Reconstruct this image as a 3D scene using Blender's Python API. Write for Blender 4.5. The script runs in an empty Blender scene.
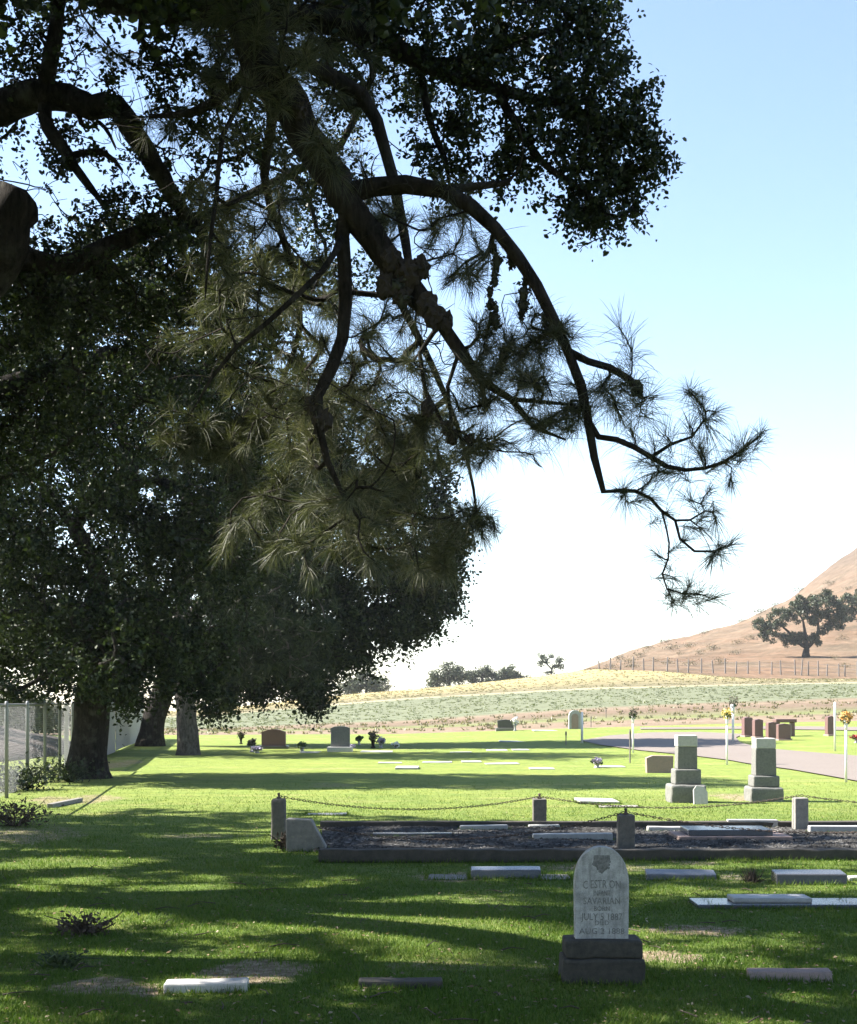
import bpy, bmesh, math, random
import numpy as np
from mathutils import Vector, Matrix
random.seed(7)
rng = np.random.default_rng(11)
PI = math.pi
S = bpy.context.scene
C = S.collection

# ------------------------------------------------------------------ camera
F, CX, HY, EYE = 1400.0, 428.5, 702.0, 1.7
cd = bpy.data.cameras.new('camera'); cam = bpy.data.objects.new('camera', cd); C.objects.link(cam)
cd.sensor_fit = 'VERTICAL'; cd.sensor_height = 24.0; cd.lens = F/1024*24.0
cd.shift_y = (HY-512)/1024; cd.clip_start = 0.1; cd.clip_end = 9000
cam.location = (0, 0, EYE); cam.rotation_euler = (PI/2, 0, 0)
S.camera = cam

def at(px, py, Y):
    return np.array([(px-CX)/F*Y, Y, EYE-(py-HY)/F*Y])

# ------------------------------------------------------------------ terrain height
ROWS = [
 (0,   [(0, 0)]), (38,  [(0, 0)]),
 (66,  'p', [(-300,735),(200,735),(400,734),(550,729),(760,723),(857,721),(1300,712)]),
 (85,  'p', [(-300,730),(200,729),(400,721.5),(600,708),(857,698),(1300,690)]),
 (130, 'p', [(-300,716),(200,716),(400,698),(500,692),(600,687),(857,681.5),(1300,672)]),
 (170, 'p', [(-300,711),(200,711),(340,695),(440,687),(540,676),(590,669),(660,671),(740,678.5),(857,679),(1300,668)]),
]
def _row(r):
    Y = r[0]
    if r[1] == 'p':
        X = np.array([(a-CX)/F*Y for a, b in r[2]]); Z = np.array([EYE-(b-HY)/F*Y for a, b in r[2]])
        return Y, X, Z
    return Y, np.array([0.0]), np.array([0.0])
RW = [_row(r) for r in ROWS]
RW.append((235, RW[-1][1], RW[-1][2]-4.0))
RW.append((700, np.array([0.0]), np.array([-12.0])))
RW.append((1500, np.array([0.0]), np.array([-16.0])))
RY = np.array([r[0] for r in RW], float)
def gz(X, Y):
    X = np.asarray(X, float); Y = np.asarray(Y, float)
    X, Y = np.broadcast_arrays(X, Y)
    H = np.stack([np.interp(X, r[1], r[2]) for r in RW], 0)
    i = np.clip(np.searchsorted(RY, Y, side='right')-1, 0, len(RY)-2)
    t = np.clip((Y-RY[i])/(RY[i+1]-RY[i]), 0, 1)
    a = np.take_along_axis(H, i[None], 0)[0]; b = np.take_along_axis(H, i[None]+1, 0)[0]
    z = a+(b-a)*t
    w = np.clip(1-Y/40, 0, 1)
    z = z + w*0.03*(np.sin(X*0.9+1.3)*np.cos(Y*0.7)+0.6*np.sin(X*0.37-Y*0.45+0.5))
    return z
def gz1(x, y): return float(gz(np.array([x]), np.array([y]))[0])
def ground(px, py, lo=4.0, hi=168.0):
    for _ in range(48):
        m = (lo+hi)/2; x = (px-CX)/F*m
        y = HY+(EYE-gz1(x, m))/m*F
        if y > py: lo = m
        else: hi = m
    x = (px-CX)/F*lo
    return np.array([x, lo, gz1(x, lo)])

# ------------------------------------------------------------------ object helpers
def tag(o, label=None, cat=None, group=None, kind=None):
    if label: o['label'] = label; o['kind'] = 'thing'
    if cat: o['category'] = cat
    if group: o['group'] = group
    if kind: o['kind'] = kind
    return o
def empty(name, loc, rz=0.0):
    o = bpy.data.objects.new(name, None); C.objects.link(o); o.empty_display_size = .1
    o.location = [float(v) for v in loc]; o.rotation_euler = (0, 0, rz); return o
def link(name, me, mat, parent=None, loc=None, rot=None):
    o = bpy.data.objects.new(name, me); C.objects.link(o)
    if mat is not None: me.materials.append(mat)
    if parent is not None: o.parent = parent
    if loc is not None: o.location = [float(v) for v in loc]
    if rot is not None: o.rotation_euler = rot
    return o
def np_mesh(name, V, Fs, smooth=False):
    """Fs: list of int arrays (n,k)"""
    me = bpy.data.meshes.new(name)
    V = np.asarray(V, np.float32)
    me.vertices.add(len(V)); me.vertices.foreach_set('co', V.ravel())
    Fs = [np.asarray(f, np.int32) for f in Fs if len(f)]
    loops = np.concatenate([f.ravel() for f in Fs])
    tot = np.concatenate([np.full(len(f), f.shape[1], np.int32) for f in Fs])
    st = np.concatenate([[0], np.cumsum(tot)[:-1]]).astype(np.int32)
    me.loops.add(len(loops)); me.loops.foreach_set('vertex_index', loops)
    me.polygons.add(len(tot)); me.polygons.foreach_set('loop_start', st)
    if smooth: me.polygons.foreach_set('use_smooth', np.ones(len(tot), bool))
    me.update(calc_edges=True)
    return me
def bm_mesh(name, bm, smooth=False):
    me = bpy.data.meshes.new(name); bm.normal_update(); bm.to_mesh(me); bm.free()
    if smooth:
        me.polygons.foreach_set('use_smooth', np.ones(len(me.polygons), bool))
    return me
def rough(bm, amp, fr=9.0):
    from mathutils import noise
    for v in bm.verts:
        v.co += Vector(noise.noise_vector(v.co*fr))*amp
def box(bm, x0, x1, y0, y1, z0, z1, bev=0.008, seg=2, taper=0.0):
    b = bmesh.new()
    cx, cy = (x0+x1)/2, (y0+y1)/2
    vs = []
    for z, k in ((z0, 1.0), (z1, 1-taper)):
        for x, y in ((x0, y0), (x1, y0), (x1, y1), (x0, y1)):
            vs.append(b.verts.new((cx+(x-cx)*k, cy+(y-cy)*k, z)))
    for f in ((3,2,1,0), (4,5,6,7), (0,1,5,4), (1,2,6,5), (2,3,7,6), (3,0,4,7)):
        b.faces.new([vs[i] for i in f])
    if bev > 0: bmesh.ops.bevel(b, geom=b.edges[:], offset=bev, segments=seg, affect='EDGES', profile=.6)
    merge(bm, b)
def merge(bm, b):
    m = bpy.data.meshes.new('tmp'); b.to_mesh(m); b.free(); bm.from_mesh(m); bpy.data.meshes.remove(m)
def prism(bm, prof, y0, y1, bev=0.006, seg=2):
    """profile in xz, counter-clockwise seen from -y, extruded along y"""
    b = bmesh.new()
    a = [b.verts.new((x, y0, z)) for x, z in prof]; c = [b.verts.new((x, y1, z)) for x, z in prof]
    b.faces.new(a); b.faces.new(c[::-1])
    n = len(prof)
    for i in range(n):
        j = (i+1) % n; b.faces.new((a[j], a[i], c[i], c[j]))
    bmesh.ops.recalc_face_normals(b, faces=b.faces[:])
    if bev > 0:
        es = [e for e in b.edges if len(e.link_faces) == 2 and e.calc_face_angle(0) > .5]
        bmesh.ops.bevel(b, geom=es, offset=bev, segments=seg, affect='EDGES', profile=.6)
    merge(bm, b)
def sideprism(bm, prof, x0, x1, bev=0.006):
    """profile in yz extruded along x"""
    b = bmesh.new()
    a = [b.verts.new((x0, y, z)) for y, z in prof]; c = [b.verts.new((x1, y, z)) for y, z in prof]
    b.faces.new(a); b.faces.new(c[::-1]); n = len(prof)
    for i in range(n):
        j = (i+1) % n; b.faces.new((a[j], a[i], c[i], c[j]))
    bmesh.ops.recalc_face_normals(b, faces=b.faces[:])
    if bev > 0: bmesh.ops.bevel(b, geom=b.edges[:], offset=bev, segments=2, affect='EDGES', profile=.6)
    merge(bm, b)
def lathe(bm, prof, n=14, cx=0, cy=0):
    rings = []
    for r, z in prof:
        rings.append([bm.verts.new((cx+r*math.cos(2*PI*i/n), cy+r*math.sin(2*PI*i/n), z)) for i in range(n)])
    for a, b in zip(rings, rings[1:]):
        for i in range(n):
            j = (i+1) % n; bm.faces.new((a[i], a[j], b[j], b[i]))
    bm.faces.new(rings[0][::-1]); bm.faces.new(rings[-1])
def tube_np(P, R, n=6, cap=True):
    P = np.asarray(P, float); R = np.asarray(R, float)
    T = np.gradient(P, axis=0); T /= np.linalg.norm(T, axis=1)[:, None]+1e-9
    ref = np.array([0.0, 0, 1]) if abs(T[0][2]) < .9 else np.array([1.0, 0, 0])
    U = np.zeros_like(P); u = np.cross(T[0], ref); u /= np.linalg.norm(u)
    for i in range(len(P)):
        u = u-T[i]*np.dot(u, T[i]); u /= np.linalg.norm(u)+1e-9; U[i] = u
    W = np.cross(T, U)
    a = np.arange(n)*2*PI/n
    V = P[:, None]+R[:, None, None]*(np.cos(a)[None, :, None]*U[:, None]+np.sin(a)[None, :, None]*W[:, None])
    V = V.reshape(-1, 3); m = len(P)
    i = np.arange(m-1)[:, None]*n; j = np.arange(n)[None]; k = (j+1) % n
    Q = np.stack([i+j, i+k, i+n+k, i+n+j], -1).reshape(-1, 4)
    return V, Q
class Acc:
    def __init__(s): s.V = []; s.Q = []; s.T = []; s.n = 0
    def add(s, V, Q=None, T=None):
        if Q is not None and len(Q): s.Q.append(np.asarray(Q)+s.n)
        if T is not None and len(T): s.T.append(np.asarray(T)+s.n)
        s.V.append(V); s.n += len(V)
    def mesh(s, name, smooth=False, origin=(0, 0, 0)):
        Fs = []
        if s.Q: Fs.append(np.concatenate(s.Q))
        if s.T: Fs.append(np.concatenate(s.T))
        return np_mesh(name, np.concatenate(s.V)-np.asarray(origin)[None], Fs, smooth)

# ------------------------------------------------------------------ materials
def new_mat(name):
    m = bpy.data.materials.new(name); m.use_nodes = True
    nt = m.node_tree; nt.nodes.clear()
    return m, nt, nt.nodes, nt.links
def N(nt, t, **kw):
    n = nt.nodes.new(t)
    for k, v in kw.items():
        if k in n.inputs.keys(): n.inputs[k].default_value = v
        else: setattr(n, k, v)
    return n
def noise_tex(nt, vec, scale, detail=5, rough=.6, dist=0.0):
    n = N(nt, 'ShaderNodeTexNoise'); n.inputs['Scale'].default_value = scale; n.inputs['Detail'].default_value = detail
    n.inputs['Roughness'].default_value = rough; n.inputs['Distortion'].default_value = dist
    if vec is not None: nt.links.new(vec, n.inputs['Vector'])
    return n
def ramp(nt, fac, stops):
    r = N(nt, 'ShaderNodeValToRGB'); e = r.color_ramp.elements
    while len(e) < len(stops): e.new(.5)
    for i, (p, c) in enumerate(stops):
        e[i].position = p; e[i].color = (c[0], c[1], c[2], 1) if isinstance(c, tuple) else (float(c), float(c), float(c), 1)
    nt.links.new(fac, r.inputs['Fac']); return r
def mixc(nt, fac, a, b, typ='MIX'):
    m = N(nt, 'ShaderNodeMix', data_type='RGBA', blend_type=typ)
    for s, v in ((m.inputs[0], fac), (m.inputs[6], a), (m.inputs[7], b)):
        if hasattr(v, 'is_linked'): nt.links.new(v, s)
        elif isinstance(v, (int, float)): s.default_value = v
        else: s.default_value = (v[0], v[1], v[2], 1)
    return m.outputs[2]
def stone(name, col, col2=None, scale=14, stain=.5, stain_col=(.03, .03, .028), rough=.85, bump=.25, spec=.3, lichen=None, streak=0.0):
    m, nt, ns, L = new_mat(name)
    col2 = col2 or tuple(c*.72 for c in col)
    tc = N(nt, 'ShaderNodeTexCoord').outputs['Object']
    a = noise_tex(nt, tc, scale, 6, .65); b = noise_tex(nt, tc, scale*.35, 5, .7, .6); g = noise_tex(nt, tc, scale*9, 3, .6)
    c = mixc(nt, ramp(nt, a.outputs['Fac'], [(.35, 0.0), (.65, 1.0)]).outputs['Color'], col, col2)
    c = mixc(nt, ramp(nt, b.outputs['Fac'], [(.5, 0.0), (.72, float(stain))]).outputs['Color'], c, stain_col)
    if streak:
        mp = N(nt, 'ShaderNodeMapping'); mp.inputs['Scale'].default_value = (1, 1, .12); L.new(tc, mp.inputs[0])
        st = noise_tex(nt, mp.outputs[0], scale*1.6, 4, .7); c = mixc(nt, ramp(nt, st.outputs['Fac'], [(.48, 0.0), (.68, streak)]).outputs['Color'], c, stain_col)
        sp = noise_tex(nt, tc, scale*5, 4, .75); c = mixc(nt, ramp(nt, sp.outputs['Fac'], [(.58, 0.0), (.66, streak)]).outputs['Color'], c, stain_col)
    if lichen:
        l = noise_tex(nt, tc, scale*1.3, 4, .6, .3)
        c = mixc(nt, ramp(nt, l.outputs['Fac'], [(.6, 0.0), (.66, .8)]).outputs['Color'], c, lichen)
    c = mixc(nt, .25, c, ramp(nt, g.outputs['Fac'], [(.3, .5*col[0]+.02), (.7, min(1, col[0]*1.4))]).outputs['Color'], 'MIX')
    p = N(nt, 'ShaderNodeBsdfPrincipled', Roughness=rough); p.inputs['Specular IOR Level'].default_value = spec
    L.new(c, p.inputs['Base Color'])
    bp = N(nt, 'ShaderNodeBump', Strength=bump, Distance=.01); L.new(a.outputs['Fac'], bp.inputs['Height'])
    bp2 = N(nt, 'ShaderNodeBump', Strength=bump*.6, Distance=.003); L.new(g.outputs['Fac'], bp2.inputs['Height']); L.new(bp.outputs[0], bp2.inputs['Normal'])
    L.new(bp2.outputs[0], p.inputs['Normal'])
    o = N(nt, 'ShaderNodeOutputMaterial'); L.new(p.outputs[0], o.inputs[0]); return m
def plain(name, col, rough=.6, metal=0.0, var=.25, scale=20):
    m, nt, ns, L = new_mat(name)
    tc = N(nt, 'ShaderNodeTexCoord').outputs['Object']
    a = noise_tex(nt, tc, scale, 4, .6)
    c = mixc(nt, a.outputs['Fac'], tuple(x*(1-var) for x in col), tuple(min(1, x*(1+var)) for x in col))
    p = N(nt, 'ShaderNodeBsdfPrincipled', Roughness=rough, Metallic=metal); L.new(c, p.inputs['Base Color'])
    o = N(nt, 'ShaderNodeOutputMaterial'); L.new(p.outputs[0], o.inputs[0]); return m
def leafmat(name, cols, trans=.3, gloss=.06, grough=.4, clump=1.2):
    """cols: dark..light, picked per leaf"""
    m, nt, ns, L = new_mat(name)
    g = N(nt, 'ShaderNodeNewGeometry'); tc = N(nt, 'ShaderNodeTexCoord').outputs['Object']
    n = noise_tex(nt, tc, clump, 3, .6)
    add = N(nt, 'ShaderNodeMath', operation='MULTIPLY_ADD'); L.new(n.outputs['Fac'], add.inputs[0]); add.inputs[1].default_value = .9
    sc = N(nt, 'ShaderNodeMath', operation='MULTIPLY_ADD'); L.new(g.outputs['Random Per Island'], sc.inputs[0]); sc.inputs[1].default_value = .75; sc.inputs[2].default_value = -.35
    L.new(sc.outputs[0], add.inputs[2])
    r = ramp(nt, add.outputs[0], [(i/(len(cols)-1), c) for i, c in enumerate(cols)])
    d = N(nt, 'ShaderNodeBsdfDiffuse'); t = N(nt, 'ShaderNodeBsdfTranslucent'); gl = N(nt, 'ShaderNodeBsdfGlossy', Roughness=grough)
    L.new(r.outputs[0], d.inputs[0])
    tcx = mixc(nt, 1.0, r.outputs[0], (1.15, 1.25, .55), 'MULTIPLY'); L.new(tcx, t.inputs[0])
    mx = N(nt, 'ShaderNodeMixShader'); mx.inputs[0].default_value = trans; L.new(d.outputs[0], mx.inputs[1]); L.new(t.outputs[0], mx.inputs[2])
    m2 = N(nt, 'ShaderNodeMixShader'); m2.inputs[0].default_value = gloss; L.new(mx.outputs[0], m2.inputs[1]); L.new(gl.outputs[0], m2.inputs[2])
    o = N(nt, 'ShaderNodeOutputMaterial'); L.new(m2.outputs[0], o.inputs[0]); return m
def barkmat(name, col, col2, lich=(.16, .16, .13), lamt=.35):
    m, nt, ns, L = new_mat(name)
    tc = N(nt, 'ShaderNodeTexCoord').outputs['Object']
    mp = N(nt, 'ShaderNodeMapping'); mp.inputs['Scale'].default_value = (1, 1, .3); L.new(tc, mp.inputs[0])
    a = noise_tex(nt, mp.outputs[0], 16, 6, .7, .8); b = noise_tex(nt, tc, 3.5, 5, .65)
    c = mixc(nt, ramp(nt, a.outputs['Fac'], [(.35, 0.0), (.65, 1.0)]).outputs[0], col2, col)
    c = mixc(nt, ramp(nt, b.outputs['Fac'], [(.52, 0.0), (.68, lamt)]).outputs[0], c, lich)
    p = N(nt, 'ShaderNodeBsdfPrincipled', Roughness=.95); p.inputs['Specular IOR Level'].default_value = .1; L.new(c, p.inputs['Base Color'])
    bp = N(nt, 'ShaderNodeBump', Strength=1.0, Distance=.06); L.new(a.outputs['Fac'], bp.inputs['Height']); L.new(bp.outputs[0], p.inputs['Normal'])
    o = N(nt, 'ShaderNodeOutputMaterial'); L.new(p.outputs[0], o.inputs[0]); return m

M = {}
M['oak_leaf'] = leafmat('oak_leaf', [(.008, .012, .008), (.018, .028, .013), (.036, .052, .020), (.07, .085, .034)], .18, .03, .4)
M['oak_leaf_far'] = leafmat('oak_leaf_far', [(.007, .010, .006), (.015, .023, .011), (.028, .042, .017), (.06, .075, .03)], .2, .015, .45, .6)
M['pine_needle'] = leafmat('pine_needle', [(.024, .031, .020), (.050, .058, .034), (.090, .096, .056), (.17, .16, .10)], .25, .03, .5, 1.0)
M['pine_needle_far'] = leafmat('pine_needle_far', [(.008, .014, .008), (.017, .027, .013), (.032, .045, .02), (.06, .07, .03)], .15, .02, .4, .6)
M['bark_oak'] = barkmat('bark_oak', (.040, .035, .030), (.010, .009, .008))
M['bark_pine'] = barkmat('bark_pine', (.042, .036, .031), (.010, .009, .008), (.085, .09, .075), .3)
M['bark_mid'] = barkmat('bark_mid', (.13, .115, .10), (.04, .034, .03))
M['lichen'] = leafmat('lichen', [(.02, .022, .018), (.045, .05, .04), (.08, .085, .07)], .15, .02, .6, 5)
M['hill_leaf'] = leafmat('hill_leaf', [(.018, .026, .014), (.035, .05, .022), (.06, .08, .035)], .15, .04, .5, .4)
M['scrub'] = leafmat('scrub', [(.09, .075, .05), (.15, .12, .08), (.2, .17, .11)], .15, .02, .6, .4)
M['hedge_leaf'] = leafmat('hedge_leaf', [(.03, .045, .02), (.06, .09, .03), (.10, .13, .05)], .25, .04, .5, 2)
M['dead'] = plain('dead_twig', (.065, .048, .034), .9)
M['marble'] = stone('weathered_marble', (.46, .46, .445), (.26, .26, .25), 18, .9, (.10, .10, .092), .8, .4, .25, None, .75)
M['marble_base'] = stone('dark_base_stone', (.075, .066, .052), (.035, .033, .027), 20, .6, (.015, .018, .010), .95, .6, .15)
M['granite_grey'] = stone('grey_granite', (.19, .185, .165), (.11, .11, .10), 30, .5, (.07, .07, .06), .8, .35)
M['granite_pale'] = stone('pale_granite', (.46, .44, .41), (.35, .34, .32), 30, .3, (.2, .19, .18), .75, .2)
M['granite_blue'] = stone('blue_grey_granite', (.10, .11, .135), (.065, .07, .085), 60, .25, (.05, .05, .06), .24, .06, .5)
M['granite_dark'] = stone('dark_granite', (.07, .07, .075), (.04, .04, .045), 60, .3, (.03, .03, .03), .26, .12, .5)
M['granite_red'] = stone('dark_red_granite', (.16, .055, .042), (.10, .036, .03), 40, .3, (.04, .02, .02), .5, .1, .5)
M['granite_pink'] = stone('pinkish_stone', (.30, .19, .15), (.22, .14, .11), 26, .4, (.12, .10, .09), .85, .3)
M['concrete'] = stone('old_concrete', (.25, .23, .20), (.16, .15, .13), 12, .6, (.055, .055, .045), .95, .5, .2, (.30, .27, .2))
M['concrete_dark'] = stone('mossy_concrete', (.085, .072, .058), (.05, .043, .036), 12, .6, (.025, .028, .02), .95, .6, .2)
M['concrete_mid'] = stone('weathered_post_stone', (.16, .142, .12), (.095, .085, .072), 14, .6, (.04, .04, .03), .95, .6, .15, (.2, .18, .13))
M['white_stone'] = stone('white_slab_stone', (.36, .36, .355), (.27, .27, .27), 12, .5, (.14, .14, .13), .6, .15)
M['letter'] = stone('carved_lettering', (.11, .11, .105), (.30, .30, .29), 45, .5, (.06, .06, .055), .95, .3, .1)
M['iron'] = plain('rusty_iron', (.09, .065, .05), .75, .3, .4, 40)
M['galv'] = plain('galvanised_wire', (.21, .215, .22), .6, .4, .15)
M['white_paint'] = plain('white_paint', (.78, .77, .74), .5, 0, .08)
M['slat_white'] = plain('pale_fence_slat', (.33, .32, .325), .6, 0, .12, 6)
M['petal_yellow'] = plain('yellow_petals', (.62, .48, .11), .7, 0, .3, 30)
M['petal_orange'] = plain('orange_petals', (.62, .37, .12), .7, 0, .3, 30)
M['petal_white'] = plain('white_petals', (.8, .78, .74), .7, 0, .15, 30)
M['petal_dry'] = plain('dried_flowers', (.10, .085, .06), .9, 0, .5, 30)
M['petal_red'] = plain('red_petals', (.45, .06, .05), .7, 0, .3, 30)
M['petal_mauve'] = plain('mauve_petals', (.34, .30, .40), .7, 0, .3, 30)
M['stem_green'] = plain('flower_leaves', (.05, .09, .03), .7, 0, .4, 30)
M['vase'] = plain('grey_metal_vase', (.28, .28, .27), .5, .3, .2)
M['wood_post'] = plain('weathered_fence_wood', (.16, .14, .125), .9, 0, .3, 3)

# ------------------------------------------------------------------ ground
def grid_mesh(name, xs_of, ys, smooth=True):
    rows = []; nx = None
    for y in ys:
        xs = xs_of(y); nx = len(xs)
        rows.append(np.stack([xs, np.full(nx, y), gz(xs, np.full(nx, y))], 1))
    V = np.concatenate(rows)
    i = np.arange(len(ys)-1)[:, None]*nx; j = np.arange(nx-1)[None]
    Q = np.stack([i+j, i+j+1, i+nx+j+1, i+nx+j], -1).reshape(-1, 4)
    return np_mesh(name, V, [Q], smooth), V
# bare-earth patches on the lawn (wear with a shape of its own)
DIRT = []
for px, py, rx, ry, a in [(100,985,1.0*45,9,.9),(255,972,55,12,.9),(150,990,40,7,.7),(290,968,40,8,.7),(455,877,45,5,.8),(480,900,40,4,.35),
                          (700,930,60,6,.75),(660,957,60,6,.7),(720,845,150,8,.4),(60,965,60,8,.35),(590,868,90,5,.5),(440,965,60,7,.4),(735,797,28,5,.55),
                          (20,835,70,10,.5),(200,836,55,3,.45),(75,800,60,6,.5),(690,862,30,5,.5),(735,878,30,6,.5),(330,785,40,3,.4),(110,765,30,7,.5)]:
    p = ground(px, py); s = F/p[1]
    DIRT.append((p[0], p[1], rx/s, abs(ground(px, py-ry)[1]-p[1]), a))
def dirt_amt(X, Y):
    d = np.zeros_like(X)
    wob = .35*np.sin(X*5.1+2*np.sin(Y*3))+.3*np.sin(X*11+Y*7)+.25*np.sin(X*23-Y*17)
    for x, y, rx, ry, a in DIRT:
        r = ((X-x)/rx)**2+((Y-y)/ry)**2
        d = np.maximum(d, a*np.clip(1.35-r+wob*.6, 0, 1))
    return d
def xs_lawn(y): 
    w = max(8.0, .52*y+3) if y < 40 else .52*y+3+(y-40)*1.2
    return np.linspace(-w-2, w+2, 171)
ys = np.concatenate([np.arange(-14, 6, 1.0), np.arange(6, 20, .12), np.arange(20, 32, .3), np.arange(32, 66, .7), [66.0]])
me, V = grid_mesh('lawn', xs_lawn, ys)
at_ = me.attributes.new('dirt', 'FLOAT', 'POINT'); at_.data.foreach_set('value', dirt_amt(V[:, 0].copy(), V[:, 1].copy()).astype(np.float32))
def mat_lawn():
    m, nt, ns, L = new_mat('lawn')
    tc = N(nt, 'ShaderNodeTexCoord').outputs['Object']
    a = noise_tex(nt, tc, .35, 5, .6); b = noise_tex(nt, tc, 3.0, 6, .65); c = noise_tex(nt, tc, 60, 3, .7)
    mp = N(nt, 'ShaderNodeMapping'); mp.inputs['Scale'].default_value = (.5, 1.6, 1); L.new(tc, mp.inputs[0])
    s = noise_tex(nt, mp.outputs[0], .55, 5, .65)
    col = mixc(nt, ramp(nt, a.outputs['Fac'], [(.3, 0.0), (.7, 1.0)]).outputs[0], (.112, .158, .030), (.140, .174, .036))
    col = mixc(nt, ramp(nt, b.outputs['Fac'], [(.38, 0.0), (.7, .8)]).outputs[0], col, (.092, .145, .028))
    col = mixc(nt, ramp(nt, s.outputs['Fac'], [(.55, 0.0), (.75, .6)]).outputs[0], col, (.22, .205, .08))
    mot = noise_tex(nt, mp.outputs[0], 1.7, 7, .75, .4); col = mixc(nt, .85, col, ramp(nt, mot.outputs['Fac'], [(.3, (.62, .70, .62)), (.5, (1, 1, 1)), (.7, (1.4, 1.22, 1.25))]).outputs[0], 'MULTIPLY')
    col = mixc(nt, .55, col, ramp(nt, c.outputs['Fac'], [(.3, (.35, .35, .35)), (.7, (1.5, 1.5, 1.5))]).outputs[0], 'MULTIPLY')
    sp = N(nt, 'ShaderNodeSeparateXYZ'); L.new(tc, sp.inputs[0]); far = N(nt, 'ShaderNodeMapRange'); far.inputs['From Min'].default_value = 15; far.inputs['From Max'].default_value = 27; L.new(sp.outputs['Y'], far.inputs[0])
    col = mixc(nt, far.outputs[0], mixc(nt, 1.0, col, (.92, .95, .88), 'MULTIPLY'), mixc(nt, 1.0, col, (1.62, 1.50, 1.75), 'MULTIPLY'))  # near lawn painted darker for its shade, far lawn brighter for its sun
    at = N(nt, 'ShaderNodeAttribute', attribute_name='dirt')
    e = noise_tex(nt, tc, 14, 5, .7)
    soil = ramp(nt, e.outputs['Fac'], [(.3, (.12, .085, .055)), (.5, (.24, .18, .12)), (.68, (.42, .34, .25))]).outputs[0]
    ad = N(nt, 'ShaderNodeMath', operation='MULTIPLY_ADD'); L.new(e.outputs['Fac'], ad.inputs[0]); ad.inputs[1].default_value = .9; ad.inputs[2].default_value = -.45
    ad2 = N(nt, 'ShaderNodeMath', operation='ADD'); L.new(at.outputs['Fac'], ad2.inputs[0]); L.new(ad.outputs[0], ad2.inputs[1])
    col = mixc(nt, ramp(nt, ad2.outputs[0], [(.3, 0.0), (.6, .92)]).outputs[0], col, soil)
    p = N(nt, 'ShaderNodeBsdfPrincipled', Roughness=.9); p.inputs['Specular IOR Level'].default_value = .15; L.new(col, p.inputs['Base Color'])
    bp = N(nt, 'ShaderNodeBump', Strength=.7, Distance=.04); L.new(c.outputs['Fac'], bp.inputs['Height'])
    bp2 = N(nt, 'ShaderNodeBump', Strength=.6, Distance=.15); L.new(b.outputs['Fac'], bp2.inputs['Height']); L.new(bp.outputs[0], bp2.inputs['Normal'])
    L.new(bp2.outputs[0], p.inputs['Normal'])
    o = N(nt, 'ShaderNodeOutputMaterial'); L.new(p.outputs[0], o.inputs[0]); return m
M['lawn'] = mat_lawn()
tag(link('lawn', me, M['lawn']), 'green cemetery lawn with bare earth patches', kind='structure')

W66 = xs_lawn(66.0)
ysf = np.concatenate([np.arange(66, 180, 1.2), np.arange(180, 260, 6), [300, 400, 550, 750, 1000, 1250, 1500.0]])
def xs_field(y): return W66*(1 if y <= 66 else 1+(y-66)/66*.9)
me, V = grid_mesh('field', xs_field, ysf)
def mat_field():
    m, nt, ns, L = new_mat('field')
    tc = N(nt, 'ShaderNodeTexCoord').outputs['Object']
    sep = N(nt, 'ShaderNodeSeparateXYZ'); L.new(tc, sep.inputs[0])
    n1 = noise_tex(nt, tc, .12, 4, .6); n2 = noise_tex(nt, tc, 1.4, 6, .7); 
    mp = N(nt, 'ShaderNodeMapping'); mp.inputs['Scale'].default_value = (.12, 1.0, 1); L.new(tc, mp.inputs[0])
    n3 = noise_tex(nt, mp.outputs[0], .8, 6, .7)
    a = N(nt, 'ShaderNodeMath', operation='MULTIPLY_ADD'); L.new(n1.outputs['Fac'], a.inputs[0]); a.inputs[1].default_value = 7; L.new(sep.outputs['Y'], a.inputs[2])
    b = N(nt, 'ShaderNodeMapRange'); b.inputs['From Min'].default_value = 66; b.inputs['From Max'].default_value = 176; L.new(a.outputs[0], b.inputs[0])
    def t(y): return (y+3.5-66)/110
    G = (.135, .148, .098); D1 = (.195, .15, .112); D2 = (.145, .108, .08); GO = (.148, .134, .084); GR = (.145, .165, .07)
    r = ramp(nt, b.outputs[0], [(t(63), GR), (t(66.5), D1), (t(71), D1), (t(73), GR), (t(76), GO), (t(79), D2), (t(84), D1), (t(87), G), (t(123), G), (t(126), (.34, .29, .19)), (t(130), GO), (t(170), (.38, .31, .15))])
    col = mixc(nt, .8, r.outputs[0], ramp(nt, n3.outputs['Fac'], [(.25, (.68, .65, .6)), (.75, (1.22, 1.22, 1.2))]).outputs[0], 'MULTIPLY')
    col = mixc(nt, .75, col, ramp(nt, n2.outputs['Fac'], [(.3, (.7, .7, .7)), (.7, (1.2, 1.2, 1.18))]).outputs[0], 'MULTIPLY')
    p = N(nt, 'ShaderNodeBsdfPrincipled', Roughness=.95); p.inputs['Specular IOR Level'].default_value = .1; L.new(col, p.inputs['Base Color'])
    bp = N(nt, 'ShaderNodeBump', Strength=.6, Distance=.2); L.new(n2.outputs['Fac'], bp.inputs['Height']); L.new(bp.outputs[0], p.inputs['Normal'])
    o = N(nt, 'ShaderNodeOutputMaterial'); L.new(p.outputs[0], o.inputs[0]); return m
tag(link('field', me, mat_field()), 'sloping farm field with dirt, green crop and gold grass bands', kind='structure')

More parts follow.
